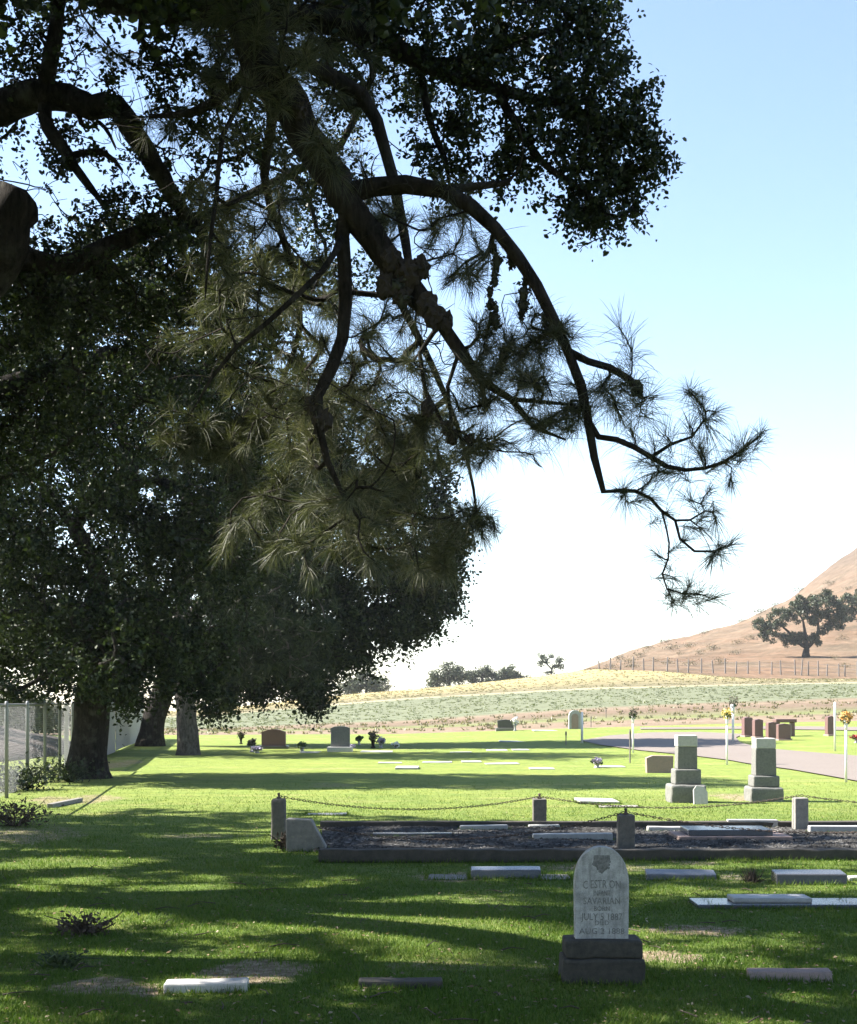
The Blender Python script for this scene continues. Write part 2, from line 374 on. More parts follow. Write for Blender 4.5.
# hill on the right
def hline(Y, pts): return Y, np.array([(a-CX)/F*Y for a, b in pts]), np.array([EYE-(b-HY)/F*Y for a, b in pts])
HR = [hline(172, [(480,690),(560,680),(590,674),(660,676),(857,684),(1300,680)]),
      hline(200, [(480,692),(560,681),(600,669),(680,664),(760,662),(857,662),(1300,640)]),
      hline(265, [(480,696),(560,681),(600,668),(660,655),(760,642),(857,624),(1000,590),(1300,540)]),
      hline(330, [(480,700),(560,682),(600,666.5),(640,652),(700,640),(760,626),(800,612),(857,592),(1000,530),(1300,430)]),
      hline(430, [(480,705),(560,684),(590,670),(640,648.5),(700,633),(750,619),(785,603),(820,574),(857,545),(930,500),(1050,450),(1300,400)]),
      hline(520, [(480,715),(600,690),(700,665),(800,640),(857,620),(1300,500)])]
HY_ = np.array([h[0] for h in HR], float)
def hz(X, Y):
    X = np.asarray(X, float); Y = np.asarray(Y, float); X, Y = np.broadcast_arrays(X, Y)
    # interpolate along rays from the foot of the slope so the spurs keep their shape
    U = X/Y
    H = np.stack([np.interp(U*h[0], h[1], h[2])/h[0] for h in HR], 0)
    i = np.clip(np.searchsorted(HY_, Y, side='right')-1, 0, len(HY_)-2)
    t = np.clip((Y-HY_[i])/(HY_[i+1]-HY_[i]), 0, 1)
    a = np.take_along_axis(H, i[None], 0)[0]; b = np.take_along_axis(H, i[None]+1, 0)[0]
    k = np.clip((Y-180)/60, 0, 1)
    return (a+(b-a)*t)*Y + k*(.45*np.sin(X*.11+Y*.05)+.3*np.sin(X*.31-Y*.13)+.2*np.sin(X*.7+Y*.4))
ysh = np.arange(172, 522, 3.5); ush = np.linspace(.03, .75, 200)
rows = [np.stack([ush*y, np.full(200, y), hz(ush*y, np.full(200, y))], 1) for y in ysh]
V = np.concatenate(rows); i = np.arange(len(ysh)-1)[:, None]*200; j = np.arange(199)[None]
Q = np.stack([i+j, i+j+1, i+200+j+1, i+200+j], -1).reshape(-1, 4)
def mat_hill():
    m, nt, ns, L = new_mat('dry_hill')
    tc = N(nt, 'ShaderNodeTexCoord').outputs['Object']
    sep = N(nt, 'ShaderNodeSeparateXYZ'); L.new(tc, sep.inputs[0])
    n1 = noise_tex(nt, tc, .035, 5, .65, .5); n2 = noise_tex(nt, tc, .35, 6, .75); n3 = noise_tex(nt, tc, .12, 5, .7)
    col = mixc(nt, ramp(nt, n1.outputs['Fac'], [(.35, 0.0), (.6, 1.0)]).outputs[0], (.165, .108, .072), (.145, .109, .076))
    col = mixc(nt, ramp(nt, n3.outputs['Fac'], [(.48, 0.0), (.68, .6)]).outputs[0], col, (.085, .066, .045))
    z = N(nt, 'ShaderNodeMapRange'); z.inputs['From Min'].default_value = 26; z.inputs['From Max'].default_value = 46; L.new(sep.outputs['Z'], z.inputs[0])
    col = mixc(nt, z.outputs[0], col, (.105, .08, .062))
    col = mixc(nt, .8, col, ramp(nt, n2.outputs['Fac'], [(.3, (.55, .53, .5)), (.7, (1.35, 1.35, 1.35))]).outputs[0], 'MULTIPLY')
    mp = N(nt, 'ShaderNodeMapping'); mp.inputs['Scale'].default_value = (.12, .12, 1.6); mp.inputs['Rotation'].default_value = (0, .12, 0); L.new(tc, mp.inputs[0])
    tr_ = noise_tex(nt, mp.outputs[0], .55, 4, .7, .5); col = mixc(nt, .8, col, ramp(nt, tr_.outputs['Fac'], [(.34, (.78, .77, .76)), (.5, (1, 1, 1)), (.66, (1.18, 1.15, 1.12))]).outputs[0], 'MULTIPLY')
    gu = noise_tex(nt, tc, .09, 6, .8, 1.0); col = mixc(nt, ramp(nt, gu.outputs['Fac'], [(.52, 0.0), (.62, .7)]).outputs[0], col, (.075, .062, .042))
    p = N(nt, 'ShaderNodeBsdfPrincipled', Roughness=.95); p.inputs['Specular IOR Level'].default_value = .05; L.new(col, p.inputs['Base Color'])
    bp = N(nt, 'ShaderNodeBump', Strength=.5, Distance=.8); L.new(n2.outputs['Fac'], bp.inputs['Height']); L.new(bp.outputs[0], p.inputs['Normal'])
    o = N(nt, 'ShaderNodeOutputMaterial'); L.new(p.outputs[0], o.inputs[0]); return m
tag(link('hill', np_mesh('hill', V, [Q], True), mat_hill()), 'dry brown hillside', kind='structure')

# road: a sheet laid on the ground
def sheet(name, outline_px, mat, lift=.006, dens=.35):
    pts = [ground(a, b) for a, b in outline_px]
    bm = bmesh.new(); vs = [bm.verts.new(p) for p in pts]; f = bm.faces.new(vs)
    bmesh.ops.triangulate(bm, faces=[f])
    for k in range(5):
        es = [e for e in bm.edges if e.calc_length() > 1.2]
        if not es: break
        bmesh.ops.subdivide_edges(bm, edges=es, cuts=1); bmesh.ops.triangulate(bm, faces=bm.faces[:])
    for v in bm.verts: v.co.z = gz1(v.co.x, v.co.y)+lift
    bmesh.ops.recalc_face_normals(bm, faces=bm.faces[:])
    if sum(f.normal.z for f in bm.faces) < 0: bmesh.ops.reverse_faces(bm, faces=bm.faces[:])
    return link(name, bm_mesh(name, bm, True), mat)
def mat_road():
    m, nt, ns, L = new_mat('road')
    tc = N(nt, 'ShaderNodeTexCoord').outputs['Object']
    a = noise_tex(nt, tc, .8, 5, .65); b = noise_tex(nt, tc, 25, 4, .7)
    col = mixc(nt, a.outputs['Fac'], (.132, .108, .092), (.172, .143, .122))
    col = mixc(nt, .6, col, ramp(nt, b.outputs['Fac'], [(.3, (.6, .6, .6)), (.7, (1.35, 1.35, 1.35))]).outputs[0], 'MULTIPLY')
    p = N(nt, 'ShaderNodeBsdfPrincipled', Roughness=.9); L.new(col, p.inputs['Base Color'])
    o = N(nt, 'ShaderNodeOutputMaterial'); L.new(p.outputs[0], o.inputs[0]); return m
M['road'] = mat_road()
tag(sheet('road', [(580,741),(600,745.5),(640,751),(690,756),(730,761),(790,770),(857,782),(960,800),(1100,826),(1100,780),(960,765),(857,756.5),(800,752),(760,748.5),(740,743),(736,738),(744,734.5),(700,732.5),(650,733),(610,736)], M['road'], .03), 'pale gravel cemetery road', kind='structure')
tag(sheet('track', [(640,729.8),(700,729.6),(757,729.6),(857,731),(1000,734),(1000,730.5),(857,727.5),(757,726.6),(700,727.5),(640,728)], M['road'], .03), 'narrow pale gravel track behind the lawn island', kind='structure')

# ------------------------------------------------------------------ tree tools
class Skel:
    def __init__(s, cap=60000):
        s.P = np.zeros((cap, 3)); s.par = np.full(cap, -1); s.fix = np.zeros(cap); s.n = 0; s.acc = np.zeros(cap); s.w = np.zeros(cap)
    def node(s, p, par, fix=0.0, w=0.0):
        i = s.n; s.P[i] = p; s.par[i] = par; s.fix[i] = fix; s.w[i] = w; s.n += 1; return i
    def path(s, pts, radii, par=None, step=.22, jit=.02):
        """smooth path through pts; starts at node par when given"""
        P = [np.asarray(p, float) for p in pts]
        if par is not None: P = [s.P[par].copy()]+P; radii = [radii[0]]+list(radii)
        P = np.array(P); L = np.concatenate([[0], np.cumsum(np.linalg.norm(np.diff(P, axis=0), axis=1))])
        n = max(2, int(L[-1]/step)); tt = np.linspace(0, L[-1], n+1)
        # Catmull-Rom
        E = np.concatenate([[2*P[0]-P[1]], P, [2*P[-1]-P[-2]]])
        out = []
        for t in tt:
            k = min(len(P)-2, max(0, np.searchsorted(L, t, side='right')-1)); u = (t-L[k])/(L[k+1]-L[k]+1e-9)
            a, b, c, d = E[k], E[k+1], E[k+2], E[k+3]
            out.append(.5*((2*b)+(-a+c)*u+(2*a-5*b+4*c-d)*u*u+(-a+3*b-3*c+d)*u**3))
        rr = np.interp(tt, L, radii)
        idx = []; prev = par if par is not None else -1
        for k, (p, r) in enumerate(zip(out, rr)):
            if k == 0 and par is not None: continue
            prev = s.node(p+rng.normal(0, jit*min(1, r*6), 3), prev, r); idx.append(prev)
        return idx
    def near(s, p):
        return int(np.argmin(np.sum((s.P[:s.n]-np.asarray(p))**2, 1)))
    def attach(s, t, step=.25, wig=.12, tip=.006, bias=0.0, maxback=None):
        P = s.P[:s.n]; d = np.linalg.norm(P-t, axis=1)
        c = d+bias*s.w[:s.n]
        i = int(np.argmin(c)); dist = d[i]
        if dist < .03: return i
        pd = P[i]-P[s.par[i]] if s.par[i] >= 0 else np.array([0, 0, 1.0])
        pd = pd/(np.linalg.norm(pd)+1e-9)
        ctrl = P[i]+pd*dist*.3+(t-P[i])*.25+rng.normal(0, wig*dist, 3)
        n = max(2, int(dist/step)+1); prev = i; base = P[i].copy(); w0 = s.w[i]
        for k in range(1, n+1):
            u = k/n
            q = (1-u)**2*base+2*u*(1-u)*ctrl+u*u*t
            if k < n: q = q+rng.normal(0, .03*step, 3)+rng.normal(0, .06, 3)*min(1, dist*.3)*step
            prev = s.node(q, prev, 0.0, w0+dist*u)
        s.acc[prev] = tip
        return prev
    def tubes(s, acc, pw=2.4, minr=.004, rmax=9, sides=(12, 7, 4, 3)):
        n = s.n; r = np.zeros(n); a = np.zeros(n)
        for i in range(n-1, -1, -1):
            r[i] = max(minr, a[i]**(1/pw), s.acc[i])
            if s.par[i] >= 0:
                a[s.par[i]] += r[i]**pw if s.fix[i] == 0 else 0
        r = np.minimum(r, rmax)
        r = np.where(s.fix[:n] > 0, s.fix[:n], r)
        for i in range(n):   # never thicker than the parent
            p = s.par[i]
            if p >= 0: r[i] = min(r[i], r[p])
        kids = [[] for _ in range(n)]
        for i in range(n):
            if s.par[i] >= 0: kids[s.par[i]].append(i)
        starts = []
        for i in range(n):
            if s.par[i] < 0: starts.append((None, i))
        main = {}
        for i in range(n):
            if kids[i]:
                k = max(kids[i], key=lambda q: (s.fix[q] > 0, r[q])); main[i] = k
                for q in kids[i]:
                    if q != k: starts.append((i, q))
        for p, i in starts:
            ch = [] if p is None else [p]
            rr = [] if p is None else [r[i]*1.15]
            while True:
                ch.append(i); rr.append(r[i])
                if i not in main: break
                i = main[i]
            if len(ch) < 2: continue
            R = np.array(rr); R[-1] *= .6
            m = R.max(); ns = sides[0] if m > .08 else sides[1] if m > .03 else sides[2] if m > .012 else sides[3]
            Vv, Qq = tube_np(s.P[ch], R, ns)
            if m > .03: Vv = Vv+rng.normal(0, 1, Vv.shape)*np.repeat(R, ns)[:, None]*min(.055, .012/m)
            acc.add(Vv, Qq)
        return r
def unit(v): return v/(np.linalg.norm(v, axis=-1, keepdims=True)+1e-9)
def leaf_quads(P, size, asp=.55, fold=.12, up=.35):
    n = len(P)
    a = unit(rng.normal(0, 1, (n, 3))); nn = unit(rng.normal(0, 1, (n, 3))+np.array([0, 0, up*2]))
    b = unit(np.cross(nn, a)); a = unit(np.cross(b, nn))
    sz = (size*(.65+.7*rng.random(n)))[:, None]
    V = np.stack([P-a*sz*.5, P+b*sz*asp*.5+nn*sz*fold+a*sz*.05, P+a*sz*.5, P-b*sz*asp*.5+nn*sz*fold+a*sz*.05], 1).reshape(-1, 3)
    Q = np.arange(n*4).reshape(-1, 4)
    return V, Q
def leaf_hex(P, size, asp=.5, fold=.12, up=.3):
    n = len(P)
    a = unit(rng.normal(0, 1, (n, 3))); nn = unit(rng.normal(0, 1, (n, 3))+np.array([0, 0, up*2]))
    b = unit(np.cross(nn, a)); a = unit(np.cross(b, nn))
    sz = (size*(.6+.8*rng.random(n)))[:, None]
    w = sz*asp*.5; f = nn*sz*fold
    V = np.stack([P-a*sz*.5, P-a*sz*.2+b*w+f, P+a*sz*.25+b*w*.8+f, P+a*sz*.5, P+a*sz*.25-b*w*.8+f, P-a*sz*.2-b*w+f], 1).reshape(-1, 3)
    k = np.arange(n)[:, None]*6
    Q = np.concatenate([k+np.array([[0, 1, 2, 3]]), k+np.array([[0, 3, 4, 5]])])
    return V, Q
def tufts(P, D, nn, length, width, spread=.75, back=.14, vary=True):
    """needle tufts: P (m,3) tip, D (m,3) twig direction; each tuft has its own openness, length and thinning"""
    m = len(P); idx = np.repeat(np.arange(m), nn)
    if vary:
        kp = rng.uniform(.6, 1.2, m); idx = idx[rng.random(len(idx)) < kp[idx]]
    op = rng.uniform(.55, 1.25, m)[idx][:, None]; sc = rng.uniform(.6, 1.3, m)[idx]; dr = rng.uniform(.05, .4, m)[idx][:, None]
    P = P[idx]; D = unit(D[idx]); n = len(P)
    base = P-D*(rng.random((n, 1))**1.3*back)
    base = np.round(base/.012)*.012+rng.normal(0, .0015, (n, 3))        # needles leave the twig in bundles
    d = unit(D*(.35+.9*rng.random((n, 1)))+rng.normal(0, spread*.75, (n, 3))*op)
    L = (length*sc*(.7+.5*rng.random(n)))[:, None]
    s = unit(np.cross(d, rng.normal(0, 1, (n, 3))))*width*.5
    g = np.array([0, 0, -1.0])
    m1 = base+d*L*.4+g*L*dr*.08; m2 = base+d*L*.75+g*L*dr*.45; tip = base+d*L*.98+g*L*dr
    V = np.stack([base-s, base+s, m1+s, m1-s, m2+s*.8, m2-s*.8, tip], 1).reshape(-1, 3)
    k = np.arange(n)[:, None]*7
    return V, np.concatenate([k+np.array([[0, 1, 2, 3]]), k+np.array([[3, 2, 4, 5]])]), k+np.array([[5, 4, 6]])
def sprig_points(C_, per, rad, length, leaves, jit, droop=.35, out=None):
    """leaf positions: every clump is a handful of leafy branchlets"""
    m = len(C_); n = m*per
    c = np.repeat(C_, per, 0); r = np.repeat(rad*(.7+.6*rng.random(m)), per)[:, None]
    off = unit(rng.normal(0, 1, (n, 3)))*rng.random((n, 1))**.6
    st = c+off*r*.55; d = unit(off+rng.normal(0, .55, (n, 3))+np.array([0, 0, -droop]))
    L = length*rng.uniform(.5, 1.3, (n, 1))
    k = rng.integers(max(3, leaves//2), leaves*3//2, n); i = np.repeat(np.arange(n), k); t = rng.random((len(i), 1))
    return st[i]+d[i]*L[i]*t+np.array([0, 0, -1.0])*(L[i]*t*t*.25)+rng.normal(0, 1, (len(i), 3))*jit*(.5+.8*t)
def blob_points(c, r, n, shell=.5):
    d = unit(rng.normal(0, 1, (n, 3))); q = rng.random((n, 1))**(1/3*(1-shell)+.0)
    return np.asarray(c)+d*q*np.asarray(r)

# ------------------------------------------------------------------ sun and sky
SUN_EL, SUN_AZ = math.radians(44), math.atan2(.16, -1.0)     # azimuth of the direction towards the sun, from +x
sd = Vector((math.cos(SUN_EL)*math.cos(SUN_AZ), math.cos(SUN_EL)*math.sin(SUN_AZ), math.sin(SUN_EL)))
ld = bpy.data.lights.new('sun', 'SUN'); ld.energy = 5.0; ld.angle = math.radians(.53); ld.color = (1, .945, .86)
lo = bpy.data.objects.new('sun', ld); C.objects.link(lo); lo.rotation_euler = sd.to_track_quat('Z', 'Y').to_euler(); lo.location = sd*60
w = bpy.data.worlds.new('World'); S.world = w; w.use_nodes = True; nt = w.node_tree
bg = nt.nodes['Background']; sk = nt.nodes.new('ShaderNodeTexSky'); sk.sky_type = 'NISHITA'; sk.sun_disc = False
sk.sun_elevation = SUN_EL; sk.sun_rotation = math.atan2(sd.x, sd.y); sk.air_density = 1.0; sk.dust_density = 0.35; sk.ozone_density = 1.0; sk.altitude = 50
nt.links.new(sk.outputs[0], bg.inputs[0]); bg.inputs[1].default_value = .071
S.view_settings.view_transform = 'Standard'; S.view_settings.look = 'None'; S.view_settings.gamma = 1; S.view_settings.exposure = 2.15
S.view_settings.use_curve_mapping = False
S.cycles.max_bounces = 6; S.cycles.diffuse_bounces = 3; S.cycles.glossy_bounces = 2; S.cycles.transmission_bounces = 3; S.cycles.volume_bounces = 0
S.cycles.use_denoising = True

# openings in the near crowns: spots of the lawn and of the pine's needles that the sun reaches
_T = []
for x0, x1, y0, y1 in [(25,125,858,868),(15,75,880,890),(50,132,905,918),(172,268,899,909),(180,232,880,888),(200,300,925,935),(0,50,958,970),(318,445,911,925),(478,560,914,926),(322,380,884,890),(240,292,925,934),(398,445,939,943),(448,482,966,974),
                       (640,760,919,929),(645,712,949,958),(760,857,918,928),(820,857,944,954),(640,800,1014,1024),(270,300,975,980),(100,150,958,963),(380,470,896,901),(560,575,930,936),(180,300,955,958),(790,830,966,969),(30,70,1012,1015)]:
    g0 = ground(x0, y1); g1 = ground(x1, y1); g2 = ground((x0+x1)/2, y0)
    for x in np.arange(g0[0], g1[0]+.01, .26):
        for y in np.linspace(g0[1], g2[1], max(1, int((g2[1]-g0[1])/.3)+1)): _T.append((x, y, 0.0, .20))
for a in [(632,352),(649,396),(701,404),(762,432),(666,436),(701,452),(649,482),(701,528),(731,543),(700,590),(602,386),(520,360),(548,340),(560,400),(500,390)]: _T.append((*at(a[0], a[1], 9.0), .26))
for k in range(60): 
    q = at(rng.uniform(200, 440), rng.uniform(345, 545), rng.uniform(9.6, 11.2)); _T.append((*q, .33))
_T = np.array(_T); _SD = np.array(sd)
def shaded(P, keep=0.0):
    P = np.asarray(P); out = np.ones(len(P), bool)
    for k in range(0, len(P), 400):
        D = P[k:k+400, None]-_T[None, :, :3]; t = D@_SD; d = np.linalg.norm(D-t[..., None]*_SD, axis=2)
        out[k:k+400] = ~((d < _T[None, :, 3]) & (t > .9)).any(1)
    return out | (rng.random(len(P)) < keep)
def ball(n):
    return unit(rng.normal(0, 1, (n, 3)))*rng.random((n, 1))**.45
# ================================================================== foreground pine
def A(*t): return [at(x, y, d) for x, y, d in t]
pine_root = ground(428.5-7.2/9.5*F, HY+EYE*F/9.5); pine_root = np.array([-6.6, 9.8, gz1(-6.6, 9.8)])
sk1 = Skel()
tr = sk1.path([pine_root, pine_root+[.1,0,2.5], pine_root+[.3,-.1,6], pine_root+[.7,0,9.5], pine_root+[.8,.2,13], pine_root+[.9,.2,15.5]], [.42,.34,.29,.22,.12,.03], None)
main = sk1.path(A((-150,-330,9.8),(60,-190,9.7),(205,-70,9.6),(258,50,9.5),(300,125,9.4),(347,200,9.3),(385,255,9.3),(420,300,9.3),(440,322,9.3)), [.19,.18,.165,.142,.118,.102,.092,.08,.045], sk1.near(pine_root+[.35,0,7]), step=.12, jit=.012)
def nr(px, py, d): return sk1.near(at(px, py, d))
pb1 = sk1.path(A((365,190,9.3),(395,183,9.25),(440,190,9.2),(475,208,9.1),(510,247,9.05),(540,292,9),(562,340,9),(580,385,9),(590,430,9),(596,465,9),(604,492,9)), [.066,.066,.055,.048,.043,.039,.036,.033,.029,.024,.018], nr(345,197,9.3), jit=.012)
pb1s = sk1.path(A((470,188,9.2),(490,184,9.2),(508,183,9.2)), [.03,.024,.02], nr(440,190,9.2))
lb = sk1.path(A((452,338,9.3),(470,366,9.25),(492,389,9.2),(512,400,9.2),(533,426,9.2),(566,440,9.1)), [.05,.034,.028,.022,.016,.01], nr(440,322,9.3))
lb2 = sk1.path(A((530,400,9.1),(555,404,9),(575,405,9)), [.016,.012,.008], nr(512,400,9.2))
e1 = sk1.path(A((615,491,9),(631,490,9),(650,498,9),(666,515,9),(684,522,9),(705,511,9)), [.014,.013,.012,.011,.009,.006], pb1[-1], step=.1, jit=.004)
e2 = sk1.path(A((677,530,9),(684,545,9),(701,553,9),(718,550,9),(731,544,9)), [.009,.009,.008,.007,.005], nr(677,519,9), step=.1, jit=.004)
e3 = sk1.path(A((669,540,9),(668,560,9),(662,578,9),(672,592,9),(700,594,9),(714,599,9)), [.007,.007,.007,.007,.006,.004], nr(666,515,9), step=.1, jit=.004)
e4 = sk1.path(A((590,362,9),(605,366,9),(622,373,9),(637,387,9),(641,397,9)), [.024,.024,.027,.033,.02], nr(572,365,9), step=.12, jit=.006)
e5 = sk1.path(A((600,438,9),(619,440,9),(645,453,9),(666,466,9),(688,470,8.95),(714,466,8.9),(735,455,8.9),(755,440,8.9)), [.02,.019,.018,.016,.013,.011,.009,.006], nr(588,424,9), step=.12, jit=.006)
e6 = sk1.path(A((668,445,9),(690,438,9),(706,418,9)), [.011,.009,.006], nr(655,459,9), step=.12)
ph = sk1.path(A((343,225,9.3),(342,250,9.3),(346,300,9.3),(340,345,9.3),(326,383,9.25),(316,402,9.2),(322,440,9.2),(335,480,9.2),(360,520,9.2)), [.055,.05,.046,.044,.042,.036,.026,.018,.010], nr(345,200,9.3), jit=.012)
pd_ = sk1.path(A((330,262,9.0),(300,292,8.95),(268,322,8.9),(232,352,8.9),(205,388,8.9),(192,412,8.9)), [.026,.024,.021,.018,.014,.008], nr(347,240,9.3))
pd2 = sk1.path(A((228,345,8.9),(224,325,8.9),(232,318,8.9),(262,316,8.9)), [.01,.009,.008,.005], nr(224,362,8.9))
pe = sk1.path(A((300,60,9.8),(360,95,10),(385,150,10),(400,212,10),(408,262,9.9),(414,290,9.8)), [.055,.05,.045,.038,.03,.02], nr(258,50,9.5))
pf = sk1.path(A((240,100,9.2),(222,140,9),(215,200,8.9),(208,260,8.8),(205,300,8.8)), [.022,.019,.016,.012,.007], nr(256,45,9.5))
pg = sk1.path(A((255,60,10.2),(200,110,10.6),(150,116,10.9)), [.05,.035,.015], nr(240,-10,9.6))
pi_ = sk1.path(A((270,130,10.5),(265,190,10.7),(290,260,11),(300,330,11.2),(270,400,11.3),(215,440,11.3)), [.04,.034,.028,.024,.018,.010], nr(275,85,9.5))
pj = sk1.path(A((400,300,9.9),(430,360,10.2),(455,420,10.3),(470,470,10.3),(478,520,10.3)), [.03,.024,.019,.013,.007], nr(400,280,9.3))
pk = sk1.path(A((420,350,9.3),(426,395,9.3),(440,420,9.3),(470,445,9.2),(505,452,9.2)), [.016,.014,.012,.009,.005], nr(440,322,9.3))
pl_ = sk1.path(A((445,362,9.3),(450,400,9.3),(452,430,9.3)), [.014,.012,.008], nr(452,338,9.3))
# tufts -------------------------------------------------------------
tf = [(632,352,9),(649,396,9),(701,404,8.9),(716,412,8.9),(762,432,8.9),(745,445,8.9),(666,436,9),(655,445,9),(701,452,8.9),(722,462,8.9),(649,482,9),(655,497,9),(701,528,9),(712,512,9),(731,543,9),(718,550,9),
      (700,590,9),(712,598,9),(690,585,9),(658,555,9),(640,405,9),(640,380,9),(690,425,9),(735,452,8.9),(680,470,9),(640,460,9),(620,372,9),(602,386,9),(690,500,9),(685,540,9),(668,512,9),(708,430,9),(660,472,9)]
TP = [at(*t) for t in tf]
def spray(cx, cy, D, rx, ry, rd, n):
    out = []
    while len(out) < n:
        u = rng.normal(0, .5, 3)
        if np.linalg.norm(u) > 1.25: continue
        out.append(at(cx+u[0]*rx, cy+u[1]*ry, D+u[2]*rd))
    return out
S2 = []
for a in [(505,352,9.2,28,22,.3,9),(535,345,9.1,30,25,.3,10),(565,335,9,18,18,.3,5),(520,372,9.1,40,25,.3,12),(478,345,9.2,25,25,.4,8),(546,421,9.1,35,12,.3,8),(480,395,9.2,35,30,.4,10),(600,385,9,20,25,.3,5),(575,410,9.1,20,25,.3,6),
          (500,440,9.2,40,12,.3,7),(470,260,9.4,25,50,.3,9),(440,230,9.5,30,40,.4,9),(425,400,9.6,35,50,.5,14),(445,440,9.8,35,30,.5,9)]:
    S2 += spray(*a)
for a in [(215,430,11.2,50,35,.5,26),(180,440,11.3,30,25,.4,12),(280,380,10.8,60,55,.8,34),(330,420,10,60,60,1,34),(260,450,11,60,45,.8,26),(390,440,10.3,50,60,.7,26),(340,500,9.6,50,40,.8,24),(410,510,10.2,45,40,.6,22),
          (465,515,10.3,22,25,.4,12),(440,560,10.3,30,22,.4,9),(380,550,9.6,45,25,.6,14),(270,500,10.5,55,40,.8,16),(300,560,10,50,25,.6,8),(320,330,10.5,50,50,.9,24),(380,340,10.2,45,50,.8,18),(250,540,10.5,30,30,.6,6),
          (270,200,10.6,45,70,.8,18),(220,220,9.2,40,80,.7,16),(380,220,10,30,50,.6,12),(300,260,11,45,50,.6,16),(215,60,10.8,40,45,.8,14),(165,120,11,25,30,.5,5),(290,20,10,90,40,1,22),(230,290,10,60,45,.8,16),(330,90,10.3,50,50,.7,12),(190,330,10.5,40,40,.8,10),(280,75,9.1,50,55,.25,13),(250,15,9.2,60,30,.3,12),(330,150,9.0,40,45,.2,7),(360,420,10.4,60,40,.6,16)]:
    S2 += spray(*a)
# the pine's upper crown, above the picture
for k in range(420):
    z = 6.5+9*rng.random()**.9; rr = (1-(z-6.5)/11)*4.2+.4; a = rng.random()*2*PI; q = rr*math.sqrt(rng.random())
    S2.append(pine_root+np.array([math.cos(a)*q+.8, math.sin(a)*q, z]))
for k in range(120):
    S2.append(np.array([rng.uniform(-4.5, -.2), rng.uniform(8.2, 11.5), rng.uniform(7.0, 8.8)]))
nS = len(S2)-540; S2 = np.array(S2); kp = shaded(S2); kp[:nS] = True; S2 = S2[kp]; vis0 = len(TP)
order = np.argsort([np.min(np.sum((sk1.P[:sk1.n]-p)**2, 1)) for p in S2])
ends = []
for p in TP: ends.append(sk1.attach(p, .1, .12, .006))
for k in order: ends.append(sk1.attach(S2[k], .16, .16, .007))
pos, dirs = [], []
for e in ends:
    p = sk1.P[e]; par = sk1.par[e]; d = p-sk1.P[par]; par2 = sk1.par[par]
    if par2 >= 0: d = p-sk1.P[par2]
    d = unit(d+np.array([0, 0, .02])); pos.append(p); dirs.append(d+np.array([0,0,.35]))
    if rng.random() < .45:      # a side twig with its own tuft
        q = p-d*rng.uniform(.12, .3)+rng.normal(0, .07, 3); e2_ = sk1.attach(q, .1, .1, .005); dd = unit(sk1.P[e2_]-sk1.P[sk1.par[e2_]]); pos.append(sk1.P[e2_].copy()); dirs.append(dd+np.array([0,0,.35]))
# network of fine bare twigs
def vis_nodes(sk, x0, x1, y0, y1, dmax=15, rmax=9):
    P = sk.P[:sk.n]; px = CX+P[:, 0]/P[:, 1]*F; py = HY+(EYE-P[:, 2])/P[:, 1]*F
    return np.where((px > x0) & (px < x1) & (py > y0) & (py < y1) & (P[:, 1] > 5) & (P[:, 1] < dmax))[0]
def twigs(sk, idx, n1, l1, n2, l2, tip=.0035):
    new = []
    for k in range(n1):
        b = sk.P[idx[int(rng.integers(0, len(idx)))]]
        e = sk.attach(b+unit(rng.normal(0, 1, 3)+np.array([.2, 0, -.45]))*rng.uniform(.35, 1)*l1, .07, .22, tip); new.append(e)
        j = e
        for q in range(3):
            new.append(j); j = max(0, sk.par[j])
    for k in range(n2):
        b = sk.P[new[int(rng.integers(0, len(new)))]]
        sk.attach(b+unit(rng.normal(0, 1, 3)+np.array([.1, 0, -.3]))*rng.uniform(.4, 1)*l2, .07, .22, tip*.8)
    return new
twigs(sk1, vis_nodes(sk1, -50, 470, -40, 420), 130, .9, 320, .38)
twigs(sk1, vis_nodes(sk1, 380, 560, 180, 440), 30, .35, 60, .2, .003)
acc = Acc(); sk1.tubes(acc, 2.5, .0035, .06)
root = tag(empty('pine_tree', pine_root), 'near pine reaching its long drooping limb with needle tufts across the sky', 'tree')
link('trunk', acc.mesh('pine_trunk', True, pine_root), M['bark_pine'], root)
pos = np.array(pos); dirs = np.array(dirs)
V1, Q1, T1 = tufts(pos, dirs, 104, .185, .0027, .85, .15)
acc = Acc(); acc.add(V1, Q1, T1)
link('crown', acc.mesh('pine_needles', False, pine_root), M['pine_needle'], root)
def lump(name, c, r, mat, parent, org, n=60, amp=.3):
    bm = bmesh.new(); bmesh.ops.create_icosphere(bm, subdivisions=3, radius=1)
    from mathutils import noise
    o = Vector(rng.random(3)*50)
    for v in bm.verts:
        k = 1+amp*noise.noise(v.co*3.5+o)+amp*.6*noise.noise(v.co*9+o)
        v.co = Vector((v.co.x*r[0]*k, v.co.y*r[1]*k, v.co.z*r[2]*k))
    return link(name, bm_mesh(name, bm, False), mat, parent, np.asarray(c)-org)
M['cone'] = plain('old_pine_cone', (.028, .022, .018), .95, 0, .5, 30)
for px, py, r in [(393,262,.085),(408,275,.10),(386,286,.085),(402,296,.075),(421,268,.07),(436,318,.085),(427,305,.08),(446,322,.06),(313,405,.07),(322,420,.08),(428,408,.055),(447,428,.05),(452,437,.05),(470,440,.045),(637,389,.05),(300,110,.06)]:
    sf = F/9.3; lump('pine_cone', at(px, py, 9.22), (r*.8, r*.8, r), M['cone'], root, pine_root, amp=.55)
